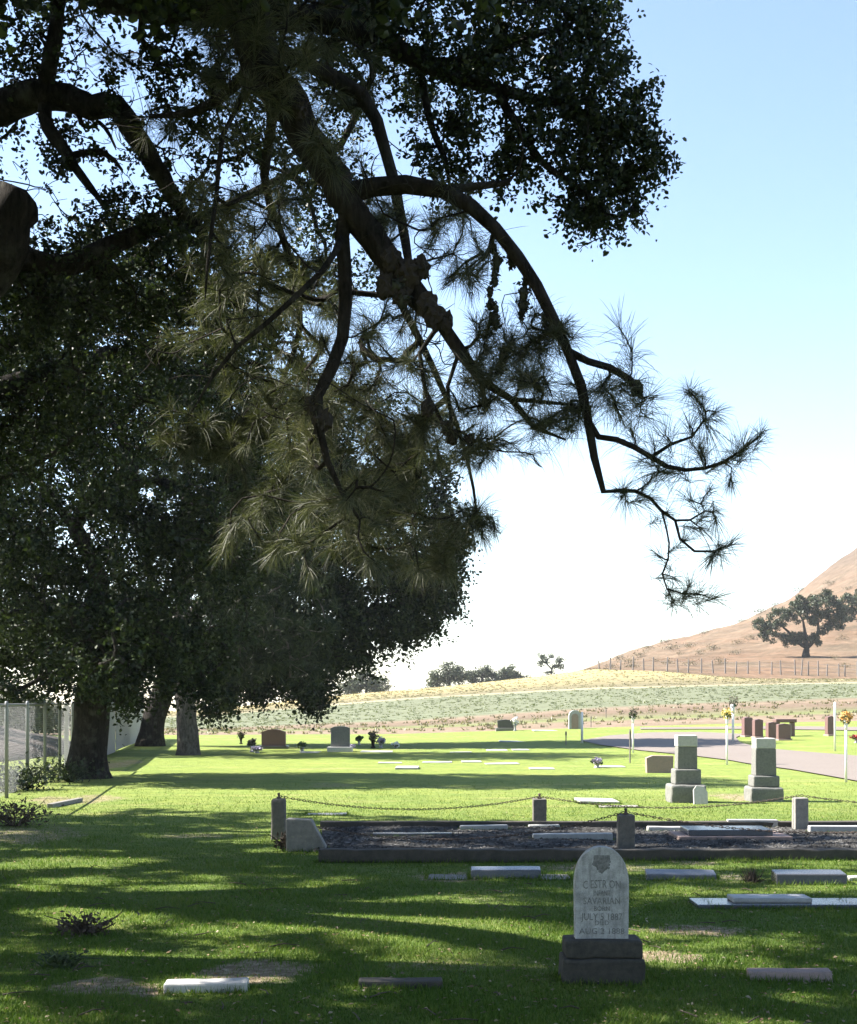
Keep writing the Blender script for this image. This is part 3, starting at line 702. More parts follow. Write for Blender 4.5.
def lich(px, pts, d):
    acc = Acc()
    for (x, y, rx, ry) in pts:
        c = at(x, y, d); n = 70
        P = c+rng.normal(0, .42, (n, 3))*np.array([rx, rx, ry])
        V, Q = leaf_quads(P, .035, .6); acc.add(V, Q)
        bm = bmesh.new(); bmesh.ops.create_icosphere(bm, subdivisions=2, radius=1)
        Vc = np.array([v.co[:] for v in bm.verts]); Fc = np.array([[q.index for q in f.verts] for f in bm.faces]); bm.free()
        acc.add(c+Vc*np.array([rx*.6, rx*.6, ry*.8])*(1+.25*rng.normal(0, 1, (len(Vc), 1))), None, Fc)
    c0 = at(*pts[0][:2], d)
    link('lichen', acc.mesh('lichen', False, c0), M['lichen'], root, c0-pine_root)
lich(0, [(493,248,.025,.05),(497,262,.04,.07),(495,278,.03,.07),(490,292,.02,.05),(491,305,.045,.05),(494,318,.045,.06),(496,325,.025,.04)], 9.12)
lich(0, [(526,280,.025,.06),(524,292,.05,.07),(523,304,.045,.06),(522,313,.02,.04)], 9.05)
lich(0, [(510,252,.03,.06),(513,262,.035,.05)], 9.08)
lich(0, [(545,320,.025,.05),(547,331,.035,.04)], 9.0)
lich(0, [(403,300,.06,.08),(398,285,.07,.07)], 9.2)

# ================================================================== foreground oak
oak_root = np.array([-7.6, 12.6, gz1(-7.6, 12.6)])
sk2 = Skel()
tr = sk2.path([oak_root, oak_root+[.05,0,1.2], oak_root+[.2,-.1,2.6], oak_root+[.5,0,3.8]], [.62,.50,.46,.48], None)
tb = tr[-1]
LM = {}
def limb(k, pts, rad, start): LM[k] = sk2.path(A(*pts), rad, start, step=.1, jit=.012); return LM[k]
def n2(px, py, d): return sk2.near(at(px, py, d))
limb('a', [(-200,190,12.4),(-60,125,12.2),(0,108,12),(45,95,11.9),(66,95,11.9),(92,108,11.8),(116,107,11.8),(135,134,11.8),(154,164,11.8),(176,200,11.9),(205,240,12)], [.26,.18,.15,.125,.115,.105,.10,.092,.08,.065,.035], tb)
limb('b', [(48,70,11.8),(54,40,11.8),(60,5,11.8),(70,-60,11.9)], [.07,.062,.055,.04], n2(48,95,11.9))
limb('c', [(49,128,11.8),(68,154,11.8),(76,168,11.8),(90,187,11.8),(104,206,11.8)], [.062,.052,.042,.034,.02], n2(46,96,11.9))
limb('c2', [(88,152,11.8),(108,155,11.8),(122,170,11.8)], [.03,.026,.012], n2(70,155,11.8))
limb('c3', [(84,128,11.8),(98,122,11.8),(108,132,11.7),(116,150,11.7)], [.022,.02,.017,.008], n2(76,105,11.9))
limb('d', [(-130,330,12),(-50,300,11.6),(-8,262,11.5),(8,225,11.5),(16,196,11.5)], [.30,.25,.22,.20,.185], tb)
limb('e', [(20,258,11.8),(65,266,12),(100,252,12.1),(128,238,12.2),(160,225,12.3),(200,215,12.4)], [.10,.092,.088,.08,.06,.03], n2(-8,262,11.5))
limb('f', [(-150,40,12.4),(-40,-25,12),(40,-30,11.7),(110,-8,11.5),(170,8,11.3),(250,14,11.2),(330,22,11.2),(400,50,11.2),(450,75,11.2),(500,90,11.1),(555,104,11),(600,122,11),(632,148,11)], [.24,.20,.17,.15,.13,.115,.10,.08,.065,.05,.036,.025,.012], tb)
limb('f2', [(470,60,11.1),(520,40,11),(570,25,10.9)], [.05,.04,.015], n2(430,66,11.2))
limb('f3', [(520,130,11),(545,165,11),(590,195,11),(605,215,11)], [.035,.03,.02,.01], n2(500,90,11.1))
limb('f4', [(390,10,11.5),(420,-40,11.5),(480,-80,11.5)], [.07,.05,.02], n2(330,22,11.2))
limb('f5', [(430,120,11.3),(445,160,11.3),(450,190,11.3)], [.03,.025,.01], n2(415,58,11.2))
limb('g', [(-200,360,13),(-60,400,13.5),(40,380,14),(110,350,14.5)], [.26,.2,.12,.05], tr[-3])
limb('h', [(-330,-80,12.3),(-300,-260,12),(-200,-420,11.5),(-60,-560,11)], [.32,.26,.16,.06], tb)
limb('i', [(-420,60,11.2),(-400,-100,9.2),(-300,-300,7.8),(-150,-500,7)], [.28,.22,.15,.06], tb)
limb('j', [(-470,60,14),(-430,-40,16),(-330,-120,18),(-220,-180,19.5)], [.28,.22,.14,.05], tb)
# leaf clumps: blobs given where the photograph shows foliage, the rest of the crown above and to the left
CL = []
def blob(px, py, D, r, n, rd=None, sx=1, sy=1):
    c = at(px, py, D); s = r*D/F
    for q in blob_points((0, 0, 0), (s*sx, rd or s, s*sy), n, .4): CL.append(c+q)
for b in [(455,25,11.2,60,26),(520,40,11,65,32),(565,70,11,60,30),(600,105,11,48,28),(628,145,11,34,22),(605,195,11,34,20),(580,205,11,22,8),(560,140,11,45,24),(480,100,11.2,50,18),(430,140,11.3,32,9),(520,130,11,30,8),(600,25,11,26,10),
          (640,170,11,18,7),(500,-20,11.2,60,26),(580,-30,11.2,45,14),(400,40,11.4,45,16),(350,60,11.5,45,14),(330,10,11.5,60,18),(250,-10,11.4,60,18),(450,170,11.3,18,6),(515,160,11.1,14,4),(500,183,11.1,10,3)]:
    blob(*b)
ndense = len(CL)
for b in [(15,40,11.9,34,9),(0,150,12,20,5),(40,165,11.9,24,8),(55,175,11.9,12,4),(58,15,11.8,10,3),(165,50,11.6,34,9),(110,75,11.7,12,2),(70,60,11.8,10,2),(20,110,11.9,20,4),(100,160,11.8,14,3),(190,90,11.6,40,12),(20,0,11.9,35,12),(210,130,11.8,45,14),(60,130,11.9,14,4),
          (180,220,12.1,50,26),(120,260,12.3,60,34),(60,280,12.2,60,34),(0,300,12.2,60,34),(220,260,12.3,50,22),(160,310,12.6,60,34),(80,340,13,70,44),(20,380,13.5,70,44),(110,400,14,60,34),(-60,330,12.5,70,36),(50,440,13.8,60,34),(-40,450,13.5,70,34),
          (260,290,12.6,45,12),(280,150,12,50,14),(320,170,12,40,10),(90,215,12,26,8)]:
    blob(*b)
CL = [c for c in CL]
def dome(c, r, n, zmin):
    k = 0
    while k < n:
        d = unit(rng.normal(0, 1, 3)); q = .55+.45*rng.random()
        p = np.asarray(c)+d*np.asarray(r)*q
        if p[2] < zmin(p): continue
        CL.append(p); k += 1
# upper crown, out of the picture: kept above the line of sight to the top edge
above = lambda p: max(3.2 if p[0] < -.42*p[1]-1 else EYE+.505*p[1], 3.0)
nvis = len(CL)
dome((-7.0, 11.8, 7.4), (7.6, 6.6, 4.6), 1300, above)
dome((-3.2, 8.0, 7.2), (4.4, 4.2, 2.6), 300, above)
dome((-2.2, 15.5, 11.6), (4.6, 4.2, 2.0), 330, above)
dome((-4.2, 1.5, 8.2), (5.5, 4.6, 2.4), 320, lambda p: 5.5)  # unseen crown over the viewpoint, added to keep out sky light
CL = np.array(CL); kp = shaded(CL); kp[:nvis] |= rng.random(nvis) < .35; ndense = int(kp[:ndense].sum()); nvis = int(kp[:nvis].sum()); CL = CL[kp]
order = np.argsort([np.min(np.sum((sk2.P[:sk2.n]-p)**2, 1)) for p in CL])
for k in order: sk2.attach(CL[k], .2, .2, .007)
tw = twigs(sk2, vis_nodes(sk2, -60, 300, -40, 300), 170, .85, 420, .4)
twigs(sk2, vis_nodes(sk2, 380, 660, 0, 230), 60, .4, 120, .22)
LOOSE = sk2.P[[i for i in tw if rng.random() < .55]].copy()
acc = Acc(); sk2.tubes(acc, 2.4, .004, .09)
# sawn end of the stub limb
root = tag(empty('oak_tree', oak_root), 'near oak with twisted dark limbs at the top left and a dense leafy bough overhead', 'tree')
link('trunk', acc.mesh('oak_trunk', True, oak_root), M['bark_oak'], root)
acc = Acc()
for part, per, rad, ln, lv, jit, ls in ((CL[:ndense], 7, .20, .17, 15, .026, .040), (CL[ndense:nvis], 6, .20, .18, 12, .026, .042), (LOOSE, 2, .08, .12, 10, .022, .040), (CL[nvis:], 9, .28, .26, 20, .05, .082)):
    acc.add(*leaf_hex(sprig_points(part, per, rad, ln, lv, jit), ls, .6))
link('crown', acc.mesh('oak_leaves', False, oak_root), M['oak_leaf'], root)

# ================================================================== second near oak, its trunk left of the picture
ok2 = np.array([-8.6, 19.6, gz1(-8.6, 19.6)]); sk3 = Skel()
tr = sk3.path([ok2, ok2+[.05,0,1.4], ok2+[.3,0,3.2], ok2+[.7,-.1,4.6]], [.52,.42,.38,.36], None)
CL = []
for b in [(300,120,18,70,26),(330,230,18,62,30),(260,320,18,62,34),(380,40,18,70,26),(440,80,17.5,50,16),(180,310,18,75,44),(90,310,18,75,44),(30,340,18,75,44),(120,420,18,70,36),(-20,430,18,80,40),(210,400,18,55,24),(40,250,18.5,40,14)]:
    blob(*b)
nv2 = len(CL)
dome((-7.6, 19.2, 7.4), (5.4, 4.9, 4.2), 560, lambda p: max(3.4 if p[0] < -.42*p[1] else EYE+.505*p[1], 3.2))
CL = np.array(CL); kp = shaded(CL); kp[:nv2] |= rng.random(nv2) < .3; nv2 = int(kp[:nv2].sum()); CL = CL[kp]
for q in CL[::23]: sk3.attach(q, .5, .12, .03)
order = np.argsort([np.min(np.sum((sk3.P[:sk3.n]-p)**2, 1)) for p in CL])
for k in order: sk3.attach(CL[k], .3, .18, .008)
acc = Acc(); sk3.tubes(acc, 2.4, .004, .3)
root = tag(empty('oak_tree', ok2), 'second near oak whose trunk stands left of the picture, dark leaves hanging in at left', 'tree')
link('trunk', acc.mesh('oak_trunk', True, ok2), M['bark_oak'], root)
acc = Acc()
for part, per, rad, ln, lv, jit, ls in ((CL[:nv2], 7, .24, .24, 14, .036, .056), (CL[nv2:], 9, .30, .28, 20, .055, .087)):
    acc.add(*leaf_quads(sprig_points(part, per, rad, ln, lv, jit), ls, .62))
link('crown', acc.mesh('oak_leaves', False, ok2), M['oak_leaf'], root)

def dup(root, loc, rz, label, sc_=1.0):
    c = root.copy(); C.objects.link(c); c.location = loc; c.rotation_euler = (0, 0, rz); c.scale = (sc_,)*3; c['label'] = label; c['group'] = 'unseen oaks added around the viewpoint'
    for ch in root.children:
        k = ch.copy(); C.objects.link(k); k.parent = c
for x, y, rz, k in [(-13, -7, 1, 1.1), (-3, -11, 2.5, 1.15), (8, -9, 4, 1.1), (17, -4, 5.2, 1.0)]:  # unseen copies of the oak, added to shut out sky light from behind
    dup(root, (x, y, gz1(x, y)-.05), rz, 'unseen oak added behind the viewpoint to block sky light', k)

# ================================================================== trees in the middle distance
def mid_tree(name, label, trunk, radii, blobs, leaf, leafn, lsize, lmat, bark, csize=.32, low=None, extra_limbs=(), group=None, needles=False):
    """trunk: list of points; blobs: (px,py,Y,rpx,nclumps[,depth])"""
    r0 = np.array(trunk[0]); sk = Skel()
    t = sk.path(trunk, radii, None, step=.3, jit=.008)
    cl = []
    for b in blobs:
        c = at(b[0], b[1], b[2]); s = b[3]*b[2]/F; rd = b[5] if len(b) > 5 else s
        # a limb to the middle of each mass of leaves
        sk.attach(c-np.array([0, 0, s*.3]), .5, .12, .05)
        for q in blob_points((0, 0, 0), (s, rd, s), b[4], .55): cl.append(c+q)
    cl = np.array(cl)
    for k in np.argsort([np.min(np.sum((sk.P[:sk.n]-p)**2, 1)) for p in cl]): sk.attach(cl[k], .45, .15, .014)
    acc = Acc(); sk.tubes(acc, 2.3, .008, radii[-1])
    # root flare
    root = tag(empty(name, r0), label, 'tree', group)
    link('trunk', acc.mesh(name+'_trunk', True, r0), bark, root)
    if needles:
        P = np.repeat(cl, leafn, 0); s = np.repeat(csize*(.7+.6*rng.random(len(cl))), leafn)
        P = P+ball(len(P))*1.7*s[:, None]*np.array([1.1, 1.1, .75])
    else: P = sprig_points(cl, max(4, leafn//12), csize*1.25, csize*1.35, 15, lsize*.75, .5)
    acc = Acc()
    if needles:
        D = unit(rng.normal(0, 1, P.shape)+np.array([0, 0, .4])); V, Q, T = tufts(P, D, 16, lsize, .022, .7, .1, False); acc.add(V, Q, T)
    else:
        V, Q = leaf_quads(P, lsize, .62); acc.add(V, Q)
    link('crown', acc.mesh(name+'_crown', False, r0), lmat, root)
    return root
ga = ground(86, 778); Ya = ga[1]
mid_tree('oak_tree', 'dark spreading oak beside the chain link fence, its thick trunk in front of pale slats',
    [ga+[0,0,-.1], ga+[.02,0,.25], at(90,740,Ya), at(92,705,Ya), at(96,675,Ya), at(98,640,Ya), at(100,600,Ya)], [.68,.48,.41,.40,.42,.36,.26],
    [(20,590,Ya,80,95,2.6),(100,560,Ya,90,120,3.2),(175,590,Ya,75,95,3),(60,480,Ya,100,130,3.2),(160,450,Ya,100,130,3.2),(90,370,Ya,90,110,3),(0,410,Ya,90,100,3),(210,350,Ya,65,60,2.4),(-60,520,Ya,100,110,3),(145,650,Ya-.5,44,44,2),(190,650,Ya,36,32,2),(45,635,Ya,36,34,2),(-10,650,Ya,34,30,2),(80,650,Ya-1.5,34,28,1.5),(5,690,Ya-2,12,8,1),(60,672,Ya,14,10,1),(205,690,Ya,10,6,1),(130,690,Ya-1,12,8,1),
     (130,285,Ya,60,44,2.2),(30,310,Ya,60,44,2.4),(230,520,Ya,60,60,2.4),(240,430,Ya,60,60,2.4),(120,640,Ya-2.5,60,50,1)],
    'q', 95, .105, M['oak_leaf_far'], M['bark_oak'], .32)
gb = ground(150, 746); Yb = gb[1]
mid_tree('oak_tree', 'dark leaning oak trunk between the thick oak and the grey pine trunk, crown spreading right',
    [gb+[0,0,-.1], gb+[.05,0,.4], at(153,722,Yb), at(160,700,Yb), at(170,670,Yb), at(185,630,Yb), at(215,590,Yb)], [.62,.47,.43,.42,.40,.34,.26],
    [(200,630,Yb,60,60,2.6),(260,610,Yb,65,80,3),(320,610,Yb,60,75,3),(375,600,Yb,44,46,2.6),(432,585,Yb,26,26,2),(436,545,Yb,30,26,2),(255,655,Yb,36,36,2.4),(310,662,Yb,32,34,2.4),(342,645,Yb,24,20,2),(316,686,Yb,15,12,1),(400,530,Yb,60,70,3),(340,530,Yb,70,80,3),(270,540,Yb,70,70,3),(405,480,Yb,46,36,3),(360,455,Yb,70,70,3),(290,470,Yb,70,60,3),(447,603,Yb,12,9,1),(428,622,Yb,8,5,1),(405,628,Yb,10,6,1),(365,650,Yb,12,8,1),(318,700,Yb,8,5,1),(215,700,Yb,10,6,1),(255,690,Yb,10,6,1),(300,420,Yb,50,30,3),(395,620,Yb,26,18,1.5),(225,680,Yb,20,14,1.2)],
    'q', 120, .16, M['oak_leaf_far'], M['bark_oak'], .44)
gc = ground(188, 755); Yc = gc[1]
mid_tree('pine_tree', 'straight grey pine trunk standing on the lawn with its dense dark needle crown',
    [gc+[0,0,-.1], gc+[0,0,.3], at(187,720,Yc), at(184,690,Yc), at(182,640,Yc), at(184,540,Yc), at(190,440,Yc), at(192,380,Yc)], [.44,.36,.32,.295,.27,.22,.12,.04],
    [(190,600,Yc,75,50,2.4),(250,580,Yc,60,40,2.2),(140,620,Yc,50,30,2),(240,640,Yc,40,26,1.8),(280,620,Yc,50,30,2),(200,510,Yc,80,50,2.6),(270,510,Yc,60,34,2),(200,420,Yc,60,36,2.2),(190,370,Yc,35,14,1.2),(290,670,Yc,24,10,1)],
    'n', 9, .30, M['pine_needle_far'], M['bark_mid'], .45, needles=True)
gd = ground(-60, 752); Yd = gd[1]
mid_tree('oak_tree', 'oak at the left edge beyond the chain link fence, partly hidden',
    [gd+[0,0,-.1], at(-58,720,Yd), at(-55,680,Yd), at(-50,620,Yd)], [.45,.36,.34,.28],
    [(-50,580,Yd,90,80,3),(-120,540,Yd,90,60,3),(-10,560,Yd,70,60,3),(-60,460,Yd,90,60,3),(0,630,Yd,30,18,2)],
    'q', 60, .17, M['oak_leaf_far'], M['bark_oak'], .5)
# ------------------------------------------------------------------ hillside and ridge trees
def far_tree(label, px, base, Y, blobs, trunkpx, zf, leaf, lsize=.5, n=60, cs=.7, group=None, forks=()):
    b = at(px, base, Y); b[2] = zf(b[0], b[1]) if zf else b[2]
    ob = base
    sk = Skel(); r = trunkpx*.5*Y/F
    tt_ = sk.path([b+[0,0,-.3], b+[0,0,.5], at(px+.5, base-7, Y), at(px+.5, base-10, Y)], [r*1.4, r, r*.9, r*.85], None, step=.4)
    for fk in forks: sk.path([at(x, y, Y) for x, y in fk], [r*.6]+[r*.45]*(len(fk)-2)+[r*.25], tt_[-1], step=.4)
    cl = []
    for bl in blobs:
        c = at(bl[0], bl[1], Y+(bl[4] if len(bl) > 4 else 0)); s = bl[2]*Y/F
        sk.attach(c, .8, .1, .10)
        for q in blob_points((0,0,0), (s, s, s*.85), bl[3], .5): cl.append(c+q)
    cl = np.array(cl)
    for k in range(len(cl)): sk.attach(cl[k], 1.0, .1, .05)
    acc = Acc(); sk.tubes(acc, 2.3, .03, r)
    root = tag(empty('oak_tree', b), label, 'tree', group)
    link('trunk', acc.mesh('far_trunk', True, b), M['bark_oak'], root)
    P = np.repeat(cl, n, 0)+ball(len(cl)*n)*1.6*cs*np.array([1, 1, .7])
    acc = Acc(); acc.add(*leaf_quads(P, lsize*.8, .65)); link('crown', acc.mesh('far_crown', False, b), leaf, root)
def hillY(px, py):
    lo_, hi_ = 172.0, 430.0
    best = None
    for Y in np.arange(173, 430, 1.0):
        x = (px-CX)/F*Y; y = HY+(EYE-float(hz(np.array([x]), np.array([Y]))[0]))/Y*F
        if y <= py: return Y
    return 300.0
hz1 = lambda x, y: float(hz(np.array([x]), np.array([y]))[0])
Y1 = hillY(806, 657)
far_tree('gnarled oak with an open crown on the brown hillside behind the wire fence', 806, 657, Y1,
    [(770,632,11,22),(780,618,11,22),(798,612,12,24),(818,604,13,28),(832,612,11,22),(838,622,8,14),(762,624,7,9),(812,618,9,14),(824,628,7,8),(800,642,6,9),(812,640,8,14),(788,640,7,9),(796,634,6,7),(826,598,8,12),(800,604,8,12)], 7, hz1, M['hill_leaf'], .36, 90, .42, 'oaks on the brown hillside', forks=(((802,645),(794,637),(782,626)), ((811,644),(818,632),(817,615)), ((806,640),(803,620))))
Y2 = hillY(857, 634)
far_tree('second hillside oak cut off by the right edge of the picture', 862, 634, Y2,
    [(850,604,13,26),(866,600,14,28),(880,610,14,26),(846,614,8,14),(870,620,10,14),(857,596,8,12)], 7, hz1, M['hill_leaf'], .42, 80, .5, 'oaks on the brown hillside')
RG = 'trees along the ridge of the field'
for (lab, px, base, Y, bl) in [
    ('broad dark green tree on the ridge just right of the big dark crowns', 366, 697, 215, [(352,686,10,26),(366,681,12,34),(380,686,10,26),(366,690,14,22),(343,690,7,12)]),
    ('rounded dark tree, tallest of the clump on the middle of the ridge', 449, 691, 225, [(440,677,9,22),(450,670,9,22),(458,675,8,18),(434,683,7,14),(449,684,13,24)]),
    ('low dark tree between two others in the middle of the ridge', 482, 687, 235, [(474,677,7,16),(484,673,7,16),(492,678,7,14),(482,682,11,16)]),
    ('faint grey green tree at the right end of the ridge clump', 508, 684, 250, [(501,676,6,12),(509,671,6,14),(517,676,6,12),(526,679,4,6),(508,679,9,12)])]:
    far_tree(lab, px, base, Y, bl, 3, None, M['hill_leaf'], .42, 40, .55, RG)
far_tree('thin open tree with separate leaf clumps on the ridge below the hill', 551, 679, 230, [(543,661,5,10),(541,657,3,4),(558,665,5,10),(560,660,3,4),(551,657,2.5,3),(549,672,3,4)], 1.6, None, M['hill_leaf'], .32, 34, .4, RG)
# scrub on the hill
SP = [(845,668),(700,655),(640,657),(655,662),(668,664),(690,666),(612,668),(628,664),(712,650),(690,648),(720,664),(735,655),(648,650),(664,643),(705,634),(742,622),(760,614),(775,606),(800,592),(620,660),(606,672),(597,672),(632,668),(750,640),(737,645),(680,655),(672,650),(842,640),(835,660),(588,676),(848,590),(830,585)]
for k, (px, py) in enumerate(SP):
    Y = hillY(px, py); x = (px-CX)/F*Y; b = np.array([x, Y, hz1(x, Y)])
    acc = Acc(); r = rng.uniform(.5, 1.0)*Y/260
    V, Q = leaf_quads(np.array([0,0,r*.5])+rng.normal(0, 1, (160, 3))*np.array([r*.8, r*.8, r*.35]), .3*r, .6); acc.add(V, Q)
    tag(link('shrub', acc.mesh('shrub', False), M['scrub'], None, b), 'small grey brown shrub dotted on the dry hillside', 'shrub', 'shrubs on the dry hillside')
# fence along the foot of the hill
fr = tag(empty('wire_fence', at(728, 672, 178)), 'long wire fence of thin wooden posts along the foot of the brown hill', 'fence')
fo = np.array(fr.location); tops = []
pxs = list(np.arange(598, 800, 11.5))+list(np.arange(800, 960, 9.5))
for k, px in enumerate(pxs):
    Y = 181.0; x = (px-CX)/F*Y+rng.normal(0, .15); z = max(hz1(x, Y), gz1(x, Y)); h = rng.uniform(1.5, 2.1)
    bm = bmesh.new(); lathe(bm, [(.10, -.4), (.095, h*.5), (.085, h-.04), (.05, h)], 6)
    link('post', bm_mesh('post', bm), M['wood_post'], fr, np.array([x, Y, z])-fo, (rng.normal(0,.04), rng.normal(0,.04), 0)); tops.append((x, Y, z, 1.55))
acc = Acc()
for f in (.3, .6, .92):
    acc.add(*tube_np([np.array([x, y-.11, z+h*f])-fo for x, y, z, h in tops], [.012]*len(tops), 3))
link('wire', acc.mesh('wire'), M['galv'], fr)

# ================================================================== gravestones and markers
EDGES = []
def gp(px, py): return ground(px, py)
def sc(p): return F/p[1]
def slab(name, px0, px1, pyf, pyt, thick, mat, label, cat='grave marker', group=None, bev=.012, sink=.02, slope=0.0, wedge=0.0, rough_amp=.004, rz=0.0, mindep=.12):
    """flat marker: front foot at pyf, back edge of the top at pyt"""
    pc = gp((px0+px1)/2, pyf); Y = pc[1]; w = (px1-px0)/F*Y
    zt = pc[2]+thick+slope
    Yb = (EYE-zt)*F/max(1.0, (pyt-HY)); dep = min(1.1, max(mindep, Yb-Y))
    bm = bmesh.new()
    prof = [(0, -sink), (dep, -sink), (dep, thick+slope), (0+wedge, thick)]
    sideprism(bm, prof, -w/2, w/2, bev)
    bmesh.ops.subdivide_edges(bm, edges=[e for e in bm.edges if e.calc_length() > .12], cuts=3, use_grid_fill=True)
    rough(bm, rough_amp, 7)
    if rz == 0: rz = rng.normal(0, .02)
    o = link(name, bm_mesh(name, bm), mat, None, pc, (rng.normal(0, .008), rng.normal(0, .012), rz)); EDGES.append((pc[0]-w/2, pc[0]+w/2, pc[1], pc[1]+dep))
    return tag(o, label, cat, group), pc, w, dep

# --- white tablet with rounded top
p = gp(604, 985); s = sc(p); root = tag(empty('headstone', p), 'weathered white marble tablet headstone with rounded top on a dark two step base', 'headstone')
bm = bmesh.new(); box(bm, -41/s, 41/s, 0, .30, -.05, 25/s, .018); bmesh.ops.subdivide_edges(bm, edges=[e for e in bm.edges if e.calc_length() > .15], cuts=4, use_grid_fill=True); rough(bm, .008, 8)
link('base_block', bm_mesh('base_block', bm), M['marble_base'], root)
bm = bmesh.new(); box(bm, -38/s, 40/s, .018, .285, 25/s, 43.5/s, .02, 3); bmesh.ops.subdivide_edges(bm, edges=[e for e in bm.edges if e.calc_length() > .15], cuts=4, use_grid_fill=True); rough(bm, .008, 8)
link('upper_base', bm_mesh('upper_base', bm), M['marble_base'], root)
hw, H0, H1 = 27.5/s, 42/s, 136.5/s; sh = H1-38/s
prof = [(-hw*.98, H0), (hw*.98, H0)]+[(hw*(1-.02*0), sh)]
for k in range(1, 24):
    a = PI*k/24; prof.append((hw*math.copysign(abs(math.cos(a))**.92, math.cos(a)), sh+(H1-sh)*math.sin(a)**.95))
prof.append((-hw, sh))
bm = bmesh.new(); prism(bm, prof, .10, .185, .007, 2)
tab = link('tablet', bm_mesh('tablet', bm), M['marble'], root)
def text_mesh(name, body, size, mat, parent, loc, width=None, depth=.0015, arch=0.0):
    cu = bpy.data.curves.new(name, 'FONT'); cu.body = body; cu.size = size; cu.align_x = 'CENTER'; cu.extrude = depth; cu.resolution_u = 2
    o = bpy.data.objects.new(name, cu); C.objects.link(o)
    dg = bpy.context.evaluated_depsgraph_get(); me = bpy.data.meshes.new_from_object(o.evaluated_get(dg)); bpy.data.objects.remove(o); bpy.data.curves.remove(cu)
    V = np.zeros(len(me.vertices)*3, np.float32); me.vertices.foreach_get('co', V); V = V.reshape(-1, 3)
    if width:
        k = width/max(1e-6, V[:, 0].max()-V[:, 0].min()); V[:, 0] *= k
    V[:, 1] += arch*(1-(V[:, 0]/.15)**2)
    W = np.stack([V[:, 0], -V[:, 2], V[:, 1]], 1).astype(np.float32); me.vertices.foreach_set('co', W.ravel()); me.update()
    return link(name, me, mat, parent, loc)
yf = .0995
parts = []
for body, py, hpx, wpx, arch in [('C ESTR ON', 889, 9, 38, .012), ('INFANT', 896, 6, 17, 0), ('SAVARIAN', 904, 7.5, 37, 0), ('BORN', 911.5, 5, 16, 0), ('JULY 5 1887', 920, 7.5, 42, 0), ('DIED', 926, 5, 14, 0), ('AUG 2 1888', 934.5, 6.5, 46, 0)]:
    parts.append(text_mesh('lettering', body, hpx/s*1.32, None, None, (0, 0, (985-py-hpx*.35)/s), wpx/s, .0012, arch))
bm = bmesh.new()
for o in parts:
    me = o.data; z = o.location.z
    for v in me.vertices: v.co.z += z
    bm.from_mesh(me); bpy.data.objects.remove(o); bpy.data.meshes.remove(me)
link('lettering', bm_mesh('lettering', bm), M['letter'], tab, (0, yf, 0))
# carved shield with flowers
bm = bmesh.new(); cz = (985-866)/s; prism(bm, [(0, -10/s), (5/s, -5/s), (8.5/s, 3/s), (8/s, 9/s), (-8/s, 9/s), (-8.5/s, 3/s), (-5/s, -5/s)], -.001, .004, 0)
for k in range(70):
    a = rng.random()*2*PI; r = math.sqrt(rng.random())*8.5/s; x = math.cos(a)*r; z = math.sin(a)*r*1.05
    if z < -4/s and abs(x) > 5/s: continue
    b = bmesh.new(); bmesh.ops.create_icosphere(b, subdivisions=1, radius=rng.uniform(1.0, 1.9)/s); bmesh.ops.scale(b, vec=(1, .3, 1), verts=b.verts[:]); bmesh.ops.translate(b, vec=(x, 0, z), verts=b.verts[:]); merge(bm, b)
link('carved_emblem', bm_mesh('carved_emblem', bm), M['letter'], tab, (0, yf+.001, cz))
# --- flat markers on the near lawn
slab('grave_marker', 163, 247, 993, 981, .055, M['granite_pale'], 'pale narrow flat marker lying in a bare patch of near lawn', slope=.01)
slab('grave_marker', 358, 443, 989, 978, .045, M['concrete_dark'], 'dull dark flush marker sunk in shaded grass between two bare patches')
slab('grave_marker', 750, 833, 982, 968, .055, M['granite_pink'], 'pinkish grey slanted marker in shade, right of the white tablet headstone', slope=.012, wedge=.03, rz=-.05)
# ledger with raised panel
p = gp(778, 909); Y = p[1]; root = tag(empty('ledger', p), 'wide blue grey flat ledger slab with a raised paler panel on it', 'ledger')
w = 168/F*Y
bm = bmesh.new(); box(bm, -80/F*Y, 95/F*Y, 0, .40, -.03, .035, .01); rough(bm, .002); link('base_slab', bm_mesh('base_slab', bm), M['granite_blue'], root)
bm = bmesh.new(); box(bm, -42/F*Y, 38/F*Y, .10, .36, .0355, .075, .012); link('panel', bm_mesh('panel', bm), M['white_stone'], root)
slab('grave_marker', 471, 541, 879, 866, .085, M['granite_blue'], 'dark slant marker with a bluish top, left of white tablet headstone', slope=.02, wedge=.02)
slab('grave_marker', 647, 717, 880, 869, .05, M['granite_blue'], 'low grey slant topped marker right behind the white tablet headstone', slope=.035, wedge=.02)
slab('grave_marker', 777, 848, 885, 869, .095, M['granite_dark'], 'thick dark granite marker right of the small spiky plant', slope=.025, wedge=.02)
slab('grave_marker', 849, 900, 881, 875, .04, M['granite_pale'], 'small pale flush marker cut off at the right edge beside the thick dark marker')
slab('grave_marker', 428, 468, 880, 874, .012, M['concrete'], 'grass grown flush stone left of the dark bluish topped marker')
slab('grave_marker', 541, 572, 880, 874, .012, M['concrete'], 'grass grown flush stone between the bluish topped marker and white tablet')

